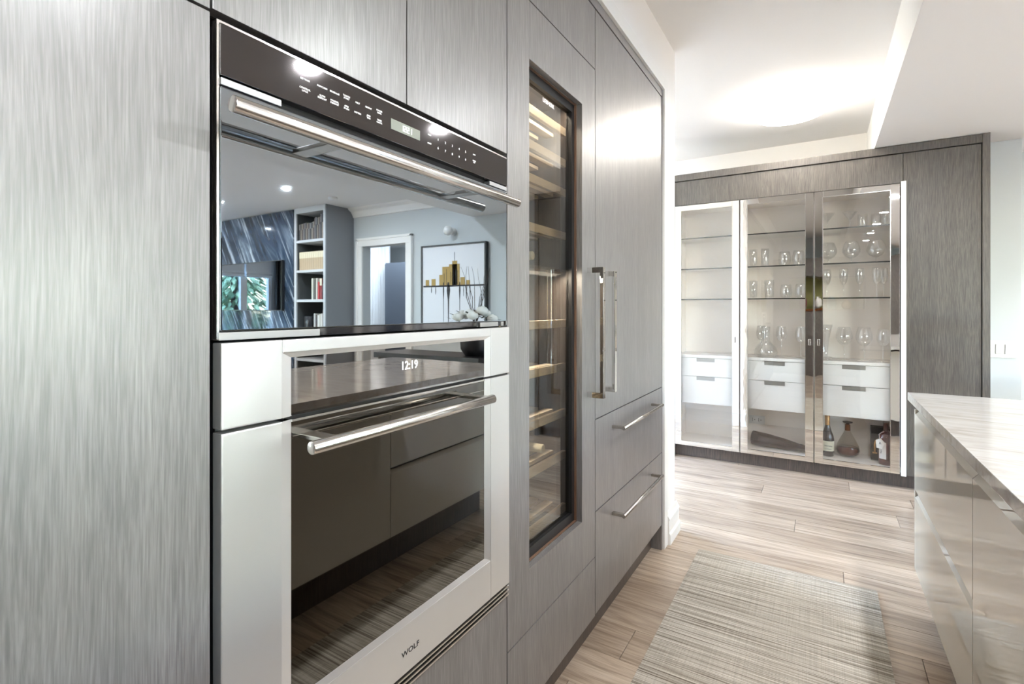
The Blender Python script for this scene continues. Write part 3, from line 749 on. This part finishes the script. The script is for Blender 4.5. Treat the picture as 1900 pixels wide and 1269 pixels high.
# --- bottles at the bottom of the right cabinet
SB = 0.1325
def label_patch(mb, c, r, z0, z1, a0, a1, n=10):
    for k in range(n):
        a, b2 = a0+(a1-a0)*k/n, a0+(a1-a0)*(k+1)/n
        p = [(c[0]+r*math.cos(t), c[1]+r*math.sin(t), z) for t, z in ((a, z0), (b2, z0), (b2, z1), (a, z1))]
        mb.quad(*p)
t = thing('brandy_bottle', 'dark long-necked bottle with a cream label at the left of the cabinet floor', 'bottle', (0.752, 4.592, SB))
MB().lathe([(0.0, 0.001), (0.041, 0.001), (0.044, 0.006), (0.044, 0.125), (0.040, 0.155), (0.026, 0.195), (0.0165, 0.235), (0.0155, 0.265)], (0.752, 4.592, SB), 28, cap1=True).build('bottle_body', M['dark_bottle'], t)
MB().lathe([(0.0163, 0.235), (0.0172, 0.237), (0.0172, 0.318), (0.0150, 0.320), (0, 0.320)], (0.752, 4.592, SB), 20).build('foil_cap', M['gold'], t)
mb = MB(); label_patch(mb, (0.752, 4.592), 0.0446, SB+0.042, SB+0.118, PI*1.08, PI*1.95, 14); lb = mb.build('label', M['label'], t)
mb = MB()
text_into(mb, 'Hennessy', 0.017, MY(0.757, 4.592-0.0458, SB+0.083), width=0.050); text_into(mb, 'COGNAC', 0.012, MY(0.757, 4.592-0.0458, SB+0.058), width=0.046)
mb.build('lettering', M['print_black'], lb)
t = thing('decanter', 'teardrop glass decanter with amber spirit in the middle of the cabinet floor', 'decanter', (0.884, 4.66, SB))
dp = [(0.0, 0.002), (0.052, 0.003), (0.074, 0.022), (0.079, 0.048), (0.070, 0.085), (0.050, 0.130), (0.030, 0.168), (0.018, 0.195), (0.016, 0.205)]
bmD = MB(); bmD.lathe(dp, (0.884, 4.66, SB), 28)
for v in bmD.bm.verts:   # shallow flutes pressed into the glass
    d_ = Vector((v.co.x-0.884, v.co.y-4.66, 0)); a = math.atan2(d_.y, d_.x); k = 1+0.03*math.cos(7*a+14*(v.co.z-SB)); v.co.x = 0.884+d_.x*k; v.co.y = 4.66+d_.y*k
bmD.build('glass_body', M['amber_glass'], t)
MB().lathe([(0.0, 0.005), (0.050, 0.006), (0.071, 0.024), (0.0755, 0.046), (0.071, 0.068), (0.0, 0.068)], (0.884, 4.66, SB), 28).build('spirit', M['cognac'], t)
MB().lathe([(0.0175, 0.195), (0.0185, 0.20), (0.0175, 0.238), (0.019, 0.241), (0.0, 0.241)], (0.884, 4.66, SB), 24).build('collar', M['copper'], t)
MB().lathe([(0.012, 0.241), (0.012, 0.248), (0.034, 0.256), (0.033, 0.264), (0.0, 0.268)], (0.884, 4.66, SB), 24).build('stopper', M['dark_bottle'], t)
t = thing('gift_box', 'black spirit box standing behind the tagged bottle', 'box', (1.085, 4.67, SB))
B(1.030, 1.155, 4.63, 4.71, SB, SB+0.245, 0.002).build('box_body', M['box_black'], t)
mb = MB(); mb.tube([(1.052, 4.626, SB+0.06), (1.052, 4.626, SB+0.12), (1.058, 4.626, SB+0.145), (1.075, 4.626, SB+0.158)], 0.007, 8); mb.box(1.038, 1.066, 4.624, 4.631, SB+0.05, SB+0.06)
mb.build('gold_emblem', M['gold'], t)
t = thing('spirit_bottle', 'dark red bottle with a hanging white paper tag, at the right of the cabinet floor', 'bottle', (1.112, 4.545, SB))
MB().lathe([(0.0, 0.001), (0.042, 0.001), (0.045, 0.006), (0.045, 0.185), (0.040, 0.215), (0.026, 0.235), (0.0155, 0.245), (0.0145, 0.30)], (1.112, 4.545, SB), 28, cap1=True).build('bottle_body', M['red_bottle'], t)
MB().lathe([(0.0155, 0.25), (0.017, 0.252), (0.017, 0.300), (0.019, 0.302), (0.019, 0.325), (0, 0.327)], (1.112, 4.545, SB), 18).build('cap', M['amber_glass'], t)
mb = MB(); label_patch(mb, (1.112, 4.545), 0.0456, SB+0.045, SB+0.165, PI*1.12, PI*1.48, 8); lb = mb.build('label', M['tag_paper'], t)
mb = MB(); mb.poly([(1.052, 4.492, SB+0.125), (1.084, 4.492, SB+0.118), (1.102, 4.492, SB+0.165), (1.078, 4.492, SB+0.195), (1.047, 4.492, SB+0.180)], (0, 0.0015, 0)); mb.build('paper_tag', M['tag_paper'], t)
MB().tube([(1.072, 4.491, SB+0.186), (1.066, 4.49, SB+0.225), (1.080, 4.494, SB+0.236), (1.098, 4.515, SB+0.242)], 0.0016, 6).build('tag_string', M['tag_paper'], t)
mb = MB(); text_into(mb, '&', 0.024, MY(1.073, 4.4915, SB+0.160)); text_into(mb, 'No 2', 0.02, MX(0, 0, 0) if False else MY(1.081, 4.509, SB+0.105) @ Matrix.Rotation(PI/2, 4, 'Z'))
mb.build('tag_print', M['print_black'], t)
# dark tapered magnum lying down in the middle cabinet
t = thing('lying_bottle', 'large dark brown bottle lying on its side on the middle cabinet floor', 'bottle', (0.40, 4.58, SB))
ax = [(0.0, 0.0), (0.052, 0.0), (0.055, 0.004), (0.054, 0.12), (0.044, 0.24), (0.031, 0.33), (0.027, 0.35), (0.029, 0.352), (0.028, 0.40), (0.0, 0.402)]
mb = MB(); mb.lathe(ax, (0, 0, 0), 28, 'x')
me_m = Matrix.Translation((0.222, 4.63, SB+0.0625)) @ Matrix.Rotation(math.radians(-10), 4, 'Z') @ Matrix.Rotation(math.radians(4.0), 4, 'Y')
bmesh.ops.transform(mb.bm, matrix=me_m, verts=mb.bm.verts[:]); mb.build('bottle_body', M['dark_brown'], t)

# ================================================================== light switch on the stub wall
t = thing('light_switch', 'white triple rocker switch plate beside the oak end panel', 'switch', (1.755, 4.685, 0.985))
B(1.662, 1.833, 4.682, 4.690, 0.928, 1.045, 0.003).build('cover_plate', M['plate'], t)
for c in (1.700, 1.747, 1.794): MB().box(c-0.0165, c+0.0165, 4.6745, 4.6835, 0.953, 1.020, 0.003).build('rocker', M['plate'], t)

# ================================================================== island
isl = thing('kitchen_island', 'taupe high-gloss kitchen island with handleless drawers at right', 'island', (1.55, 1.0, 0))
XI = 1.045
B(XI+0.026, 2.04, -0.85, 2.672, 0.17, 0.858).build('carcass', M['shadow_gap'], isl)
B(1.135, 1.98, -0.80, 2.60, 0.0, 0.169).build('plinth', M['toe'], isl)
B(XI, 2.04, 2.676, 2.698, 0.17, 0.840, 0.0015).build('end_panel', M['island'], isl)
def jfront(y0, y1, z0, z1, name='drawer'):
    """slab front whose top edge is cut back into a finger pull"""
    mb = MB(); c = 0.017
    mb.poly([(XI, y0, z0), (XI+0.022, y0, z0), (XI+0.022, y0, z1), (XI+0.016, y0, z1), (XI, y0, z1-c)], (0, y1-y0, 0))
    return mb.build(name, M['island'], isl)
for a, b2 in ((1.742, 2.674), (0.80, 1.738), (-0.84, 0.796)):
    if a > 1.0:
        jfront(a, b2, 0.175, 0.492); jfront(a, b2, 0.506, 0.838)
    else:
        jfront(a, b2, 0.175, 0.838)
B(XI+0.022, XI+0.032, -0.84, 2.674, 0.815, 0.860).build('rail', M['nickel'], isl)
tag(B(1.034, 2.08, -0.90, 2.80, 0.862, 0.895, 0.002).build('worktop', M['quartz']), 'white veined stone worktop on the island', 'worktop')

# ================================================================== rug
rg = B(0.165, 0.922, 0.55, 2.762, 0.0005, 0.0065, 0.001).build('rug', M['rug'])
tag(rg, 'flat woven grey and beige striped runner rug on the plank floor', 'rug')

# ================================================================== lamps
t = thing('ceiling_lamp', 'round white flush ceiling lamp, lit, in front of the display cabinets', 'lamp', (0.52, 4.05, ZC))
B0 = MB().lathe([(0.21, 0.0), (0.21, -0.02)], (0.52, 4.05, ZC), 40); B0.build('base', M['trim'], t)
MB().lathe([(0.213, -0.018), (0.228, -0.022), (0.230, -0.075), (0.220, -0.092), (0.12, -0.100), (0.0, -0.102)], (0.52, 4.05, ZC), 48).build('diffuser', M['lamp_glow'], t)
def downlight(x, y, z, watts, label, group, spread=150):
    t = thing('downlight', label, 'light', (x, y, z), group)
    MB().lathe([(0.062, 0.0), (0.060, -0.006), (0.048, -0.008), (0.044, -0.004)], (x, y, z), 28).build('trim_ring', M['trim'], t)
    MB().lathe([(0.046, -0.004), (0.0, -0.0045)], (x, y, z), 28).build('lens', M['spot_glow'], t)
    ld = bpy.data.lights.new('downlight_lamp', 'AREA'); ld.shape = 'DISK'; ld.size = 0.085; ld.energy = watts
    ld.color = (0.95, 0.975, 1.0)
    lo = bpy.data.objects.new('downlight_lamp', ld); COL.objects.link(lo); lo.parent = t; lo.location = (0, 0, -0.012)
    return t
nm = ['first', 'second', 'third', 'fourth', 'fifth']
for i, y in enumerate((2.48, 1.52, 0.57, -0.38, -1.33)):
    downlight(1.345, y, ZL, DOWNLIGHT_W, 'small round downlight over the island, %s from the display cabinets' % nm[i], 'downlights over the island')
for i, x in enumerate((3.34, 4.78, 6.25, 7.8)):
    downlight(x, 3.75, ZC, LIVING_W, 'small round downlight in the living room ceiling, %s from the kitchen' % nm[i], 'downlights in the living room')
for i, x in enumerate((4.0, 6.0, 8.0)):
    downlight(x, 0.6, ZC, LIVING_W, 'small round downlight of the front living room row, %s from the kitchen' % nm[i], 'downlights in the front living room row')
downlight(5.2, 6.2, 2.6, 30, 'round lamp added in the hall ceiling to light the hall behind the living room', 'lamps added to light the hall')  # hall lamps added to brighten the hall and its curtain
downlight(6.4, 6.0, 2.6, 30, 'round lamp added in the hall ceiling to brighten the curtain', 'lamps added to light the hall')
t = thing('smoke_detector', 'white smoke detector on the living room ceiling', 'detector', (4.73, 4.39, ZC))
MB().lathe([(0.055, 0), (0.06, -0.015), (0.05, -0.035), (0.0, -0.038)], (4.73, 4.39, ZC), 24).build('body', M['plate'], t)

# ================================================================== LIVING ROOM (seen in the dark oven glass)
YS = 4.61
wall('wall_media', B(5.86, 9.0, YS+0.02, YB, 0, ZC), M['cool_wall'])
tag(B(5.862, 8.9, YS-0.004, YS+0.019, 0.02, ZC-0.01).build('marble_slab', M['marble']), 'dark veined marble slab covering the media wall', 'slab')
tv = thing('television', 'large flat television on the dark marble wall', 'television', (6.95, 4.55, 1.24))
B(6.06, 7.78, 4.555, 4.60, 1.235, 1.985, 0.004).build('casing', M['black'], tv)
B(6.07, 7.77, 4.5515, 4.5545, 1.247, 1.973).build('screen', M['tv'], tv)
bc = thing('bookcase', 'tall grey built-in bookcase beside the marble wall', 'bookcase', (5.5, 4.85, 0))
B(5.143, 5.163, YS, YB-0.002, 0.0, ZC-0.002).build('side_panel', M['grey_panel'], bc)
mb = B(5.165, 5.20, YS, YB-0.002, 0.0, ZC-0.002).box(5.80, 5.846, YS, YB-0.002, 0, ZC-0.002).box(5.20, 5.80, YS, YB-0.002, 2.64, ZC-0.002).box(5.20, 5.80, YS, YB-0.002, 0, 0.1)
mb.build('frame', M['case_light'], bc)
B(5.20, 5.80, YB-0.02, YB-0.003, 0.1, 2.64).build('back_panel', M['case_dark'], bc)
B(5.795, 5.7995, YS+0.02, YB-0.021, 0.1, 2.64).box(5.2005, 5.205, YS+0.02, YB-0.021, 0.1, 2.64).build('lining', M['case_dark'], bc)
SH = (2.25, 1.82, 1.397, 0.982)
for z in SH+(0.55,): B(5.2055, 5.7945, YS+0.001, YB-0.021, z-0.035, z).build('shelf', M['case_light'], bc)
def book(x, w, z, hgt, col, label, group, two=None):
    t = thing('book', label, 'book', (x+w/2, 4.72, z), group)
    B(x, x+w, YS+0.03, YS+0.20, z+0.0005, z+hgt, 0.002).build('cover', col, t)
    B(x+0.002, x+w-0.002, YS+0.034, YS+0.196, z+hgt-0.004, z+hgt+0.001).build('pages', M['label'], t)
    if two: B(x+0.001, x+w-0.001, YS+0.028, YS+0.0298, z+hgt*0.66, z+hgt-0.003).build('spine_band', two, t)
bm1 = [mat('leather_%s' % n, srgb(*c), 0.5) for n, c in (('brown', (74, 58, 50)), ('tan', (126, 112, 96)), ('black', (40, 38, 40)), ('grey', (106, 102, 100)))]
ORD = ['first','second','third','fourth','fifth','sixth','seventh','eighth','ninth','tenth','eleventh','twelfth','thirteenth','fourteenth','fifteenth','sixteenth','seventeenth','eighteenth','nineteenth','twentieth','twenty-first','twenty-second']
x = 5.21; i = 0
while x < 5.775:
    w = random.uniform(0.022, 0.036); hgt = (0.36 if x < 5.30 else 0.31 if x < 5.42 else 0.25 if x < 5.70 else 0.24)*random.uniform(0.96, 1.03)
    if x+w > 5.79: break
    book(x, w, SH[0], hgt, bm1[i % 4], 'antique dark leather book, %s from the grey side panel on the top shelf' % ORD[i], 'leather books on the top shelf', bm1[(i+1) % 4]); x += w+0.002; i += 1
tan = mat('tan_binding', srgb(186, 164, 134), 0.6); cream = mat('cream_binding', srgb(226, 216, 186), 0.6)
x = 5.21; i = 0
while x < 5.745:
    book(x, 0.044, SH[1], 0.262, tan, 'tan volume with a cream spine top, %s in its set from the grey side panel' % ORD[i], 'matching tan volumes on the second shelf', cream); x += 0.0465; i += 1
x = 5.22
for nmz, c, w, hgt in (('dark spiral-bound book at the right end of the third shelf', (60, 58, 62), 0.035, 0.22), ('red book with a white title box on the third shelf', (128, 30, 36), 0.045, 0.295), ('bright red slim book on the third shelf', (170, 40, 44), 0.032, 0.25), ('cream hardback beside the red books on the third shelf', (214, 208, 196), 0.028, 0.30), ('black-and-cream patterned book on the third shelf', (70, 68, 60), 0.04, 0.29), ('white book at the left of the group on the third shelf', (206, 204, 190), 0.034, 0.30)):
    book(x, w, SH[2], hgt, mat('cover_'+str(len(bpy.data.materials)), srgb(*c), 0.5), nmz, 'upright books on the third shelf', M['label'] if 'box' in nmz else None); x += w+0.012
x = 5.22
for nmz, c, w, hgt in (('tall brown book at the right end of the fourth shelf', (90, 70, 64), 0.03, 0.26), ('white paperback second from the right on the fourth shelf', (216, 210, 200), 0.03, 0.215), ('cream paperback third from the right on the fourth shelf', (200, 194, 180), 0.03, 0.205), ('short white paperback in the middle of the fourth shelf', (224, 220, 212), 0.03, 0.195), ('dark slim book in the middle of the fourth shelf', (60, 46, 44), 0.03, 0.20), ('grey hardback near the speaker on the fourth shelf', (184, 180, 176), 0.034, 0.215)):
    book(x, w, SH[3], hgt, mat('cover_'+str(len(bpy.data.materials)), srgb(*c), 0.5), nmz, 'upright books on the fourth shelf'); x += w+0.008
t = thing('speaker', 'round dark grey speaker at the left of the fourth bookcase shelf', 'speaker', (5.66, 4.74, SH[3]))
MB().lathe([(0.0, 0.0), (0.075, 0.0), (0.08, 0.01), (0.08, 0.165), (0.07, 0.175), (0.0, 0.176)], (5.66, 4.74, SH[3]+0.001), 28).build('body', M['frame_black'], t)
# sconce and painting on the back wall
t = thing('wall_sconce', 'small white globe sconce above the painting', 'lamp', (3.295, 5.06, 2.246))
MB().lathe([(0.05, 0.0), (0.05, -0.02), (0.02, -0.03), (0.02, -0.06), (0.045, -0.075), (0.06, -0.10), (0.055, -0.14), (0.03, -0.165), (0.0, -0.17)], (3.295, YB-0.001, 2.246), 24, 'y').build('globe', M['sconce_glow'], t)
pt = thing('framed_painting', 'white canvas of an ochre skyline with dark dripping figures in a black frame', 'painting', (3.28, 5.05, 1.6))
frame(2.76, 3.79, YB-0.065, YB-0.001, 0.98, 2.086, 0.018, 0.018, 0.018, axis='y').build('frame', M['frame_black'], pt)
cv = B(2.778, 3.772, YB-0.050, YB-0.002, 0.998, 2.068).build('canvas', M['canvas'], pt)
yp = YB-0.0515
mb = MB()
rr = random.Random(3)
for x0, x1, h0, h1 in ((3.16, 3.33, 1.56, 1.83), (3.33, 3.44, 1.56, 1.80), (3.20, 3.28, 1.56, 1.87), (3.44, 3.49, 1.56, 1.70), (3.08, 3.15, 1.56, 1.66), (3.55, 3.62, 1.56, 1.65), (3.66, 3.72, 1.56, 1.64), (3.0, 3.06, 1.56, 1.62)): mb.box(x0, x1, yp, yp+0.002, h0, h1)
mb.build('painted_skyline', M['ochre'], cv)
mb = B(2.79, 3.76, yp-0.001, yp+0.002, 1.545, 1.565).box(3.238, 3.244, yp-0.001, yp+0.002, 1.86, 1.98)
for x, z0, w in ((3.34, 1.05, 0.028), (3.16, 1.05, 0.012), (3.42, 1.04, 0.010), (3.55, 1.45, 0.006), (3.62, 1.47, 0.006), (3.06, 1.40, 0.006), (3.00, 1.38, 0.006), (3.10, 1.42, 0.005)):
    mb.poly([(x-w*0.5, yp-0.001, 1.60 if w > 0.008 else 1.55), (x+w*0.5, yp-0.001, 1.60 if w > 0.008 else 1.55), (x+w, yp-0.001, 1.50), (x+w*0.35, yp-0.001, 1.38 if w > 0.008 else z0), (x+w*0.15, yp-0.001, z0), (x-w*0.15, yp-0.001, z0), (x-w*0.35, yp-0.001, 1.38 if w > 0.008 else z0), (x-w, yp-0.001, 1.50)], (0, 0.003, 0))
for x in (3.30, 3.26, 3.19, 3.22, 3.37, 3.41): mb.box(x-0.003, x+0.003, yp-0.001, yp+0.002, 1.57, 1.75+rr.uniform(-0.04, 0.06))
mb.build('painted_drips', M['dark_paint'], cv)
# console table with a flower arrangement
t = thing('console_table', 'dark console table between the island and the living room', 'table', (2.3, 3.6, 0))
B(1.72, 2.95, 3.42, 3.86, 0.80, 0.85, 0.003).build('tabletop', M['frame_black'], t)
for x in (1.75, 2.88):
    for y in (3.45, 3.79): B(x, x+0.04, y, y+0.04, 0.0, 0.80).build('leg', M['frame_black'], t)
fl = thing('flower_arrangement', 'white roses and bare twigs in a dark vase on the console', 'flowers', (1.9, 3.62, 0.851))
fx, fy, fz = 1.9, 3.62, 1.0
MB().lathe([(0.0, 0.001), (0.09, 0.001), (0.13, 0.06), (0.14, 0.16), (0.11, 0.25), (0.10, 0.255), (0.09, 0.20), (0.0, 0.03)], (fx, fy, 0.851), 24).build('vase', M['frame_black'], fl)
for k in range(11):
    a = k*2.4; r = 0.05+0.012*k
    cx_, cy_, cz_ = fx+r*math.cos(a), fy+r*math.sin(a), fz+0.24-0.006*k+rr.uniform(-0.02, 0.02)
    mb = MB()
    for q in range(3): mb.lathe([(0.006, -0.03), (0.045-0.012*q, -0.012+0.008*q), (0.052-0.014*q, 0.012+0.008*q), (0.040-0.014*q, 0.03+0.006*q)], (cx_, cy_, cz_), 10)
    mb.build('rose', M['petal'], fl)
mb = MB()
for k in range(60):
    a = rr.uniform(0, 6.28); r = rr.uniform(0.08, 0.24); z = fz+rr.uniform(0.08, 0.24)
    p = Vector((fx+r*math.cos(a), fy+r*math.sin(a), z)); d_ = Vector((math.cos(a), math.sin(a), rr.uniform(-0.4, 0.5)))*0.05; s_ = Vector((-math.sin(a), math.cos(a), 0))*0.014
    mb.quad(p, p+d_*0.5+s_, p+d_, p+d_*0.5-s_)
o = mb.build('leaves', M['leaf'], fl); o['kind'] = 'stuff'
for k in range(9):
    a = rr.uniform(0, 6.28); pts = [Vector((fx, fy, fz+0.1))]
    d_ = Vector((math.cos(a)*0.22, math.sin(a)*0.22, 1)).normalized()
    for q in range(6):
        pts.append(pts[-1]+(d_+Vector((rr.uniform(-.25, .25), rr.uniform(-.25, .25), 0)))*0.09)
    MB().tube(pts, [0.004, 0.0035, 0.003, 0.0027, 0.0022, 0.0016, 0.001], 6).build('twig', M['twig'], fl)
# hall: curtain and slate wardrobe
mb = MB(); n = 90
for k in range(n):
    a, b2 = k/n, (k+1)/n
    f_ = lambda u: (5.95+u*1.1, 6.62+0.035*math.sin(u*2*PI*14))
    p, q = f_(a), f_(b2); mb.quad((p[0], p[1], 0.03), (q[0], q[1], 0.03), (q[0], q[1], 2.52), (p[0], p[1], 2.52))
tag(mb.build('curtain', M['curtain']), 'white pleated sheer curtain hanging in the hall', 'curtain')
t = thing('wardrobe', 'slate grey wardrobe in the hall beside the curtain', 'wardrobe', (5.2, 6.75, 0))
B(4.4, 5.93, 6.5, 7.19, 0.0, 2.08).build('body', M['blue_door'], t)
for x0 in (4.41, 5.175): B(x0, x0+0.75, 6.48, 6.499, 0.05, 2.06, 0.002).build('door', M['blue_door'], t)
# roman blinds at the right-hand windows, and an added panel darkening the television reflection
for y0, y1, lb in ((2.03, 2.64, 'white roman blind on the right half of the double window'), (2.68, 3.29, 'white roman blind on the left half of the double window'), (3.43, 4.39, 'white roman blind on the single window by the marble wall')):
    mb = MB(); pts = [(0.0, 2.45), (0.0, 2.10), (0.03, 2.06), (0.0, 2.03), (0.035, 1.99), (0.0, 1.97)]
    for (a, z0), (b2, z1) in zip(pts[:-1], pts[1:]): mb.quad((XR-0.02-a, y0, z0), (XR-0.02-a, y1, z0), (XR-0.02-b2, y1, z1), (XR-0.02-b2, y0, z1))
    tag(mb.build('roman_blind', M['blind']), lb, 'blind')
mb = MB(); n = 60
for k in range(n):
    f_ = lambda u: (10.10+0.03*math.sin(u*2*PI*9), 1.24+u*0.74)
    p, q = f_(k/n), f_((k+1)/n); mb.quad((p[0], p[1], 0.03), (q[0], q[1], 0.03), (q[0], q[1], 2.60), (p[0], p[1], 2.60))
tag(mb.build('added_dark_panel', M['frame_black']), 'dark pleated panel added between the living room windows to darken the television reflection', 'curtain')  # added so that the side of the television screen reflects dark
# dark oak pantry at the far end of the aisle behind the camera
pn = thing('pantry_cabinet', 'dark oak pantry wall with an open niche at the far end of the aisle', 'cabinet', (0.8, -2.6, 0))
B(-0.6, 2.1, -2.98, -2.35, 0.0, 1.22).box(-0.6, 2.1, -2.98, -2.35, 1.88, 2.24).box(-0.6, 0.15, -2.98, -2.35, 1.22, 1.88).box(1.4, 2.1, -2.98, -2.35, 1.22, 1.88).build('body', M['dark_wall_wood'], pn)
B(0.15, 1.4, -2.98, -2.33, 1.222, 1.26).build('shelf', M['copper'], pn)
B(0.15, 1.4, -2.98, -2.95, 1.26, 1.88).build('niche_back', mat('olive_niche', srgb(150, 146, 84), 0.6), pn)
for x, c, hgt, nm_ in ((0.42, (120, 40, 60), 0.30, 'plum'), (0.66, (226, 220, 212), 0.22, 'white'), (0.88, (60, 110, 96), 0.26, 'teal'), (1.12, (200, 160, 70), 0.18, 'mustard')):
    t = thing('ceramic_vase', '%s ceramic vase in the pantry niche' % nm_, 'vase', (x, -2.55, 1.26))
    MB().lathe([(0.0, 0.001), (0.05, 0.001), (0.085, hgt*0.35), (0.07, hgt*0.7), (0.03, hgt*0.9), (0.04, hgt), (0.03, hgt-0.01), (0.0, hgt*0.5)], (x, -2.55, 1.26), 24).build('body', mat(nm_+'_glaze', srgb(*c), 0.3), t)
# garden
wall('ground', B(XR+0.2, 60, -40, 40, -0.4, -0.3), M['lawn'])
def conifer(x, y, hgt, label, seed, m):
    r_ = random.Random(seed); t = thing('conifer', label, 'tree', (x, y, -0.3), 'conifers in the garden')
    MB().tube([(x, y, -0.3), (x, y, hgt)], [0.16, 0.03], 8).build('trunk', M['trunk'], t)
    mb = MB(); n = 3600
    for k in range(n):
        z = r_.uniform(0.0, 1.0); a = r_.uniform(0, 6.283); R_ = (1-z)*hgt*0.30+0.25
        q = r_.uniform(0.35, 1.0); c = Vector((x+R_*q*math.cos(a), y+R_*q*math.sin(a), 0.1+z*hgt*0.96-0.22*R_*q))
        d_ = Vector((math.cos(a), math.sin(a), -0.55))*r_.uniform(0.16, 0.34); s_ = Vector((-math.sin(a), math.cos(a), r_.uniform(-.4, .4)))*r_.uniform(0.03, 0.07)
        mb.quad(c-d_*0.4, c+d_*0.2+s_, c+d_, c+d_*0.2-s_)
    o = mb.build('foliage', m, t); o['kind'] = 'stuff'
conifer(13.3, 1.1, 5.8, 'spruce outside nearest the double window', 1, M['conifer'])
conifer(17.5, 7.4, 8.0, 'pale spruce outside the single window', 2, M['conifer_light'])
conifer(17.8, -0.6, 6.5, 'tall spruce outside the wide window', 3, M['conifer_light'])
conifer(13.4, -3.2, 5.0, 'spruce furthest from the marble wall', 4, M['conifer'])
